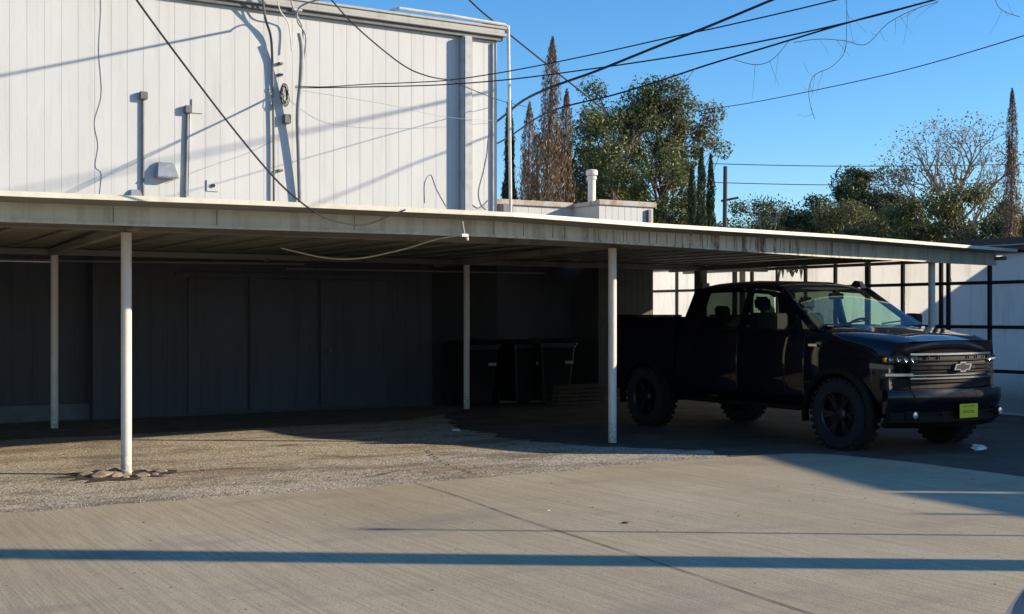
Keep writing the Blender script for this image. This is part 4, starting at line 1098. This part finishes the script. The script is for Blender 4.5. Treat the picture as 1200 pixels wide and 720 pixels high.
# number plate, yellow with unreadable dark lettering
pl_ = MB().box(.085,.092,-.155+.0,.155,.42,.58).build('number_plate', simple('yellow_plate', (.62,.62,.02), .45, 0, .05, 6, 0), tk, bevel=.003)
tx = MB(); q = random.Random(6); v = -.105
for (w, h) in ((.02,.03),(.02,.026),(.024,.03),(.018,.03),(.024,.028),(.02,.03),(.02,.026)):
    tx.box(.0925,.0935, v, v+w, .49-h/2, .49-h/2+.007).box(.0925,.0935, v, v+.006, .49-h/2+.008, .49+h/2).box(.0925,.0935, v+.008, v+w, .49+h/2-.007, .49+h/2); v += w+.009
tx.box(.0925,.0935,-.1,.1,.55,.557)
tx.build('plate_lettering', simple('plate_ink', (.05,.05,.02), .6), pl_, normals=False)

# ------------------------------------------------------------------ silver car at the lower right corner
CARP = W(1205, HZ, 2.7); 
ca = thing('parked_car', (CARP.x, CARP.y, 0), 'silver-blue car of which only the rounded front corner shows at the lower right', 'car', rz=R(149), local=True)
M['silver'] = mk_paint('silver_blue_paint', (.42,.5,.62), .8, .4, .3)
def cring(u, w, z0, z1, zc):
    fxx = lambda v: -.34*(abs(v)/.9)**2.4*max(0, 1+u/1.1)
    h = [(0,z0),(w*.85,z0),(w-.02,z0+.08),(w,z0+.25),(w-.01,z1-.12),(w-.07,z1-.02),(w*.78,z1+.015),(w*.4,zc),(0,zc+.01)]
    return [(u+fxx(v),v,z) for v, z in h]+[(u+fxx(v),-v,z) for v, z in reversed(h[1:-1])]
cb = MB().loft([cring(0,.82,.3,.55,.57), cring(-.04,.84,.25,.64,.68), cring(-.12,.86,.2,.72,.77), cring(-.3,.88,.2,.79,.85), cring(-.6,.89,.2,.86,.92), cring(-1.1,.9,.2,.92,.98), cring(-2.2,.9,.2,.95,.98), cring(-3.6,.9,.2,.97,1.0), cring(-4.3,.86,.25,.95,.98), cring(-4.5,.82,.35,.85,.9)]).build('body', M['silver'], ca, subd=2)
def ccut(u, s): return MB().lathe([(.36, .6*s), (.36, 1.2*s)], (u,0,.33), 'y', 36).build('cutter', M['black'], ca)
boolean(cb, [ccut(-.85,1), ccut(-.85,-1), ccut(-3.55,1), ccut(-3.55,-1)])
MB().loft([[(-1.25,-.78,.94),(-1.25,.78,.94),(-3.9,.78,.96),(-3.9,-.78,.96)],[(-1.95,-.6,1.4),(-1.95,.6,1.4),(-3.3,.6,1.4),(-3.3,-.6,1.4)]]).build('window_band', M['glassd'], ca)
MB().loft([[(-1.9,-.62,1.395),(-1.9,.62,1.395),(-3.35,.62,1.395),(-3.35,-.62,1.395)],[(-2.1,-.5,1.44),(-2.1,.5,1.44),(-3.2,.5,1.44),(-3.2,-.5,1.44)]]).build('roof', M['silver'], ca, bevel=.02)
for u in (-.85,-3.55):
    for s in (-1,1):
        w_ = MB().lathe([(.2,-.09),(.29,-.1),(.325,-.08),(.325,.08),(.29,.1),(.2,.09)], (u,s*.78,.325), 'y', 36).build('wheel', M['tyre'], ca, smooth=True)
        MB().lathe([(.2,-.08),(.2,.08),(.05,.09)], (u,s*.78,.325), 'y', 30).build('rim', M['gal'], w_)
for s in (-1,1):
    MB().loft([[(-.2,s*.6,.45),(-.16,s*.6,.52),(-.42,s*.83,.56),(-.42,s*.85,.46)],[(-.08,s*.56,.45),(-.1,s*.56,.53),(-.4,s*.84,.57),(-.34,s*.87,.46)]]).build('headlight', M['lens'], ca)
MB().box(-.02,.03,-.45,.45,.4,.5).build('grille', M['trimb'], ca, bevel=.01)

ca.scale = (1, 1, 1.2)
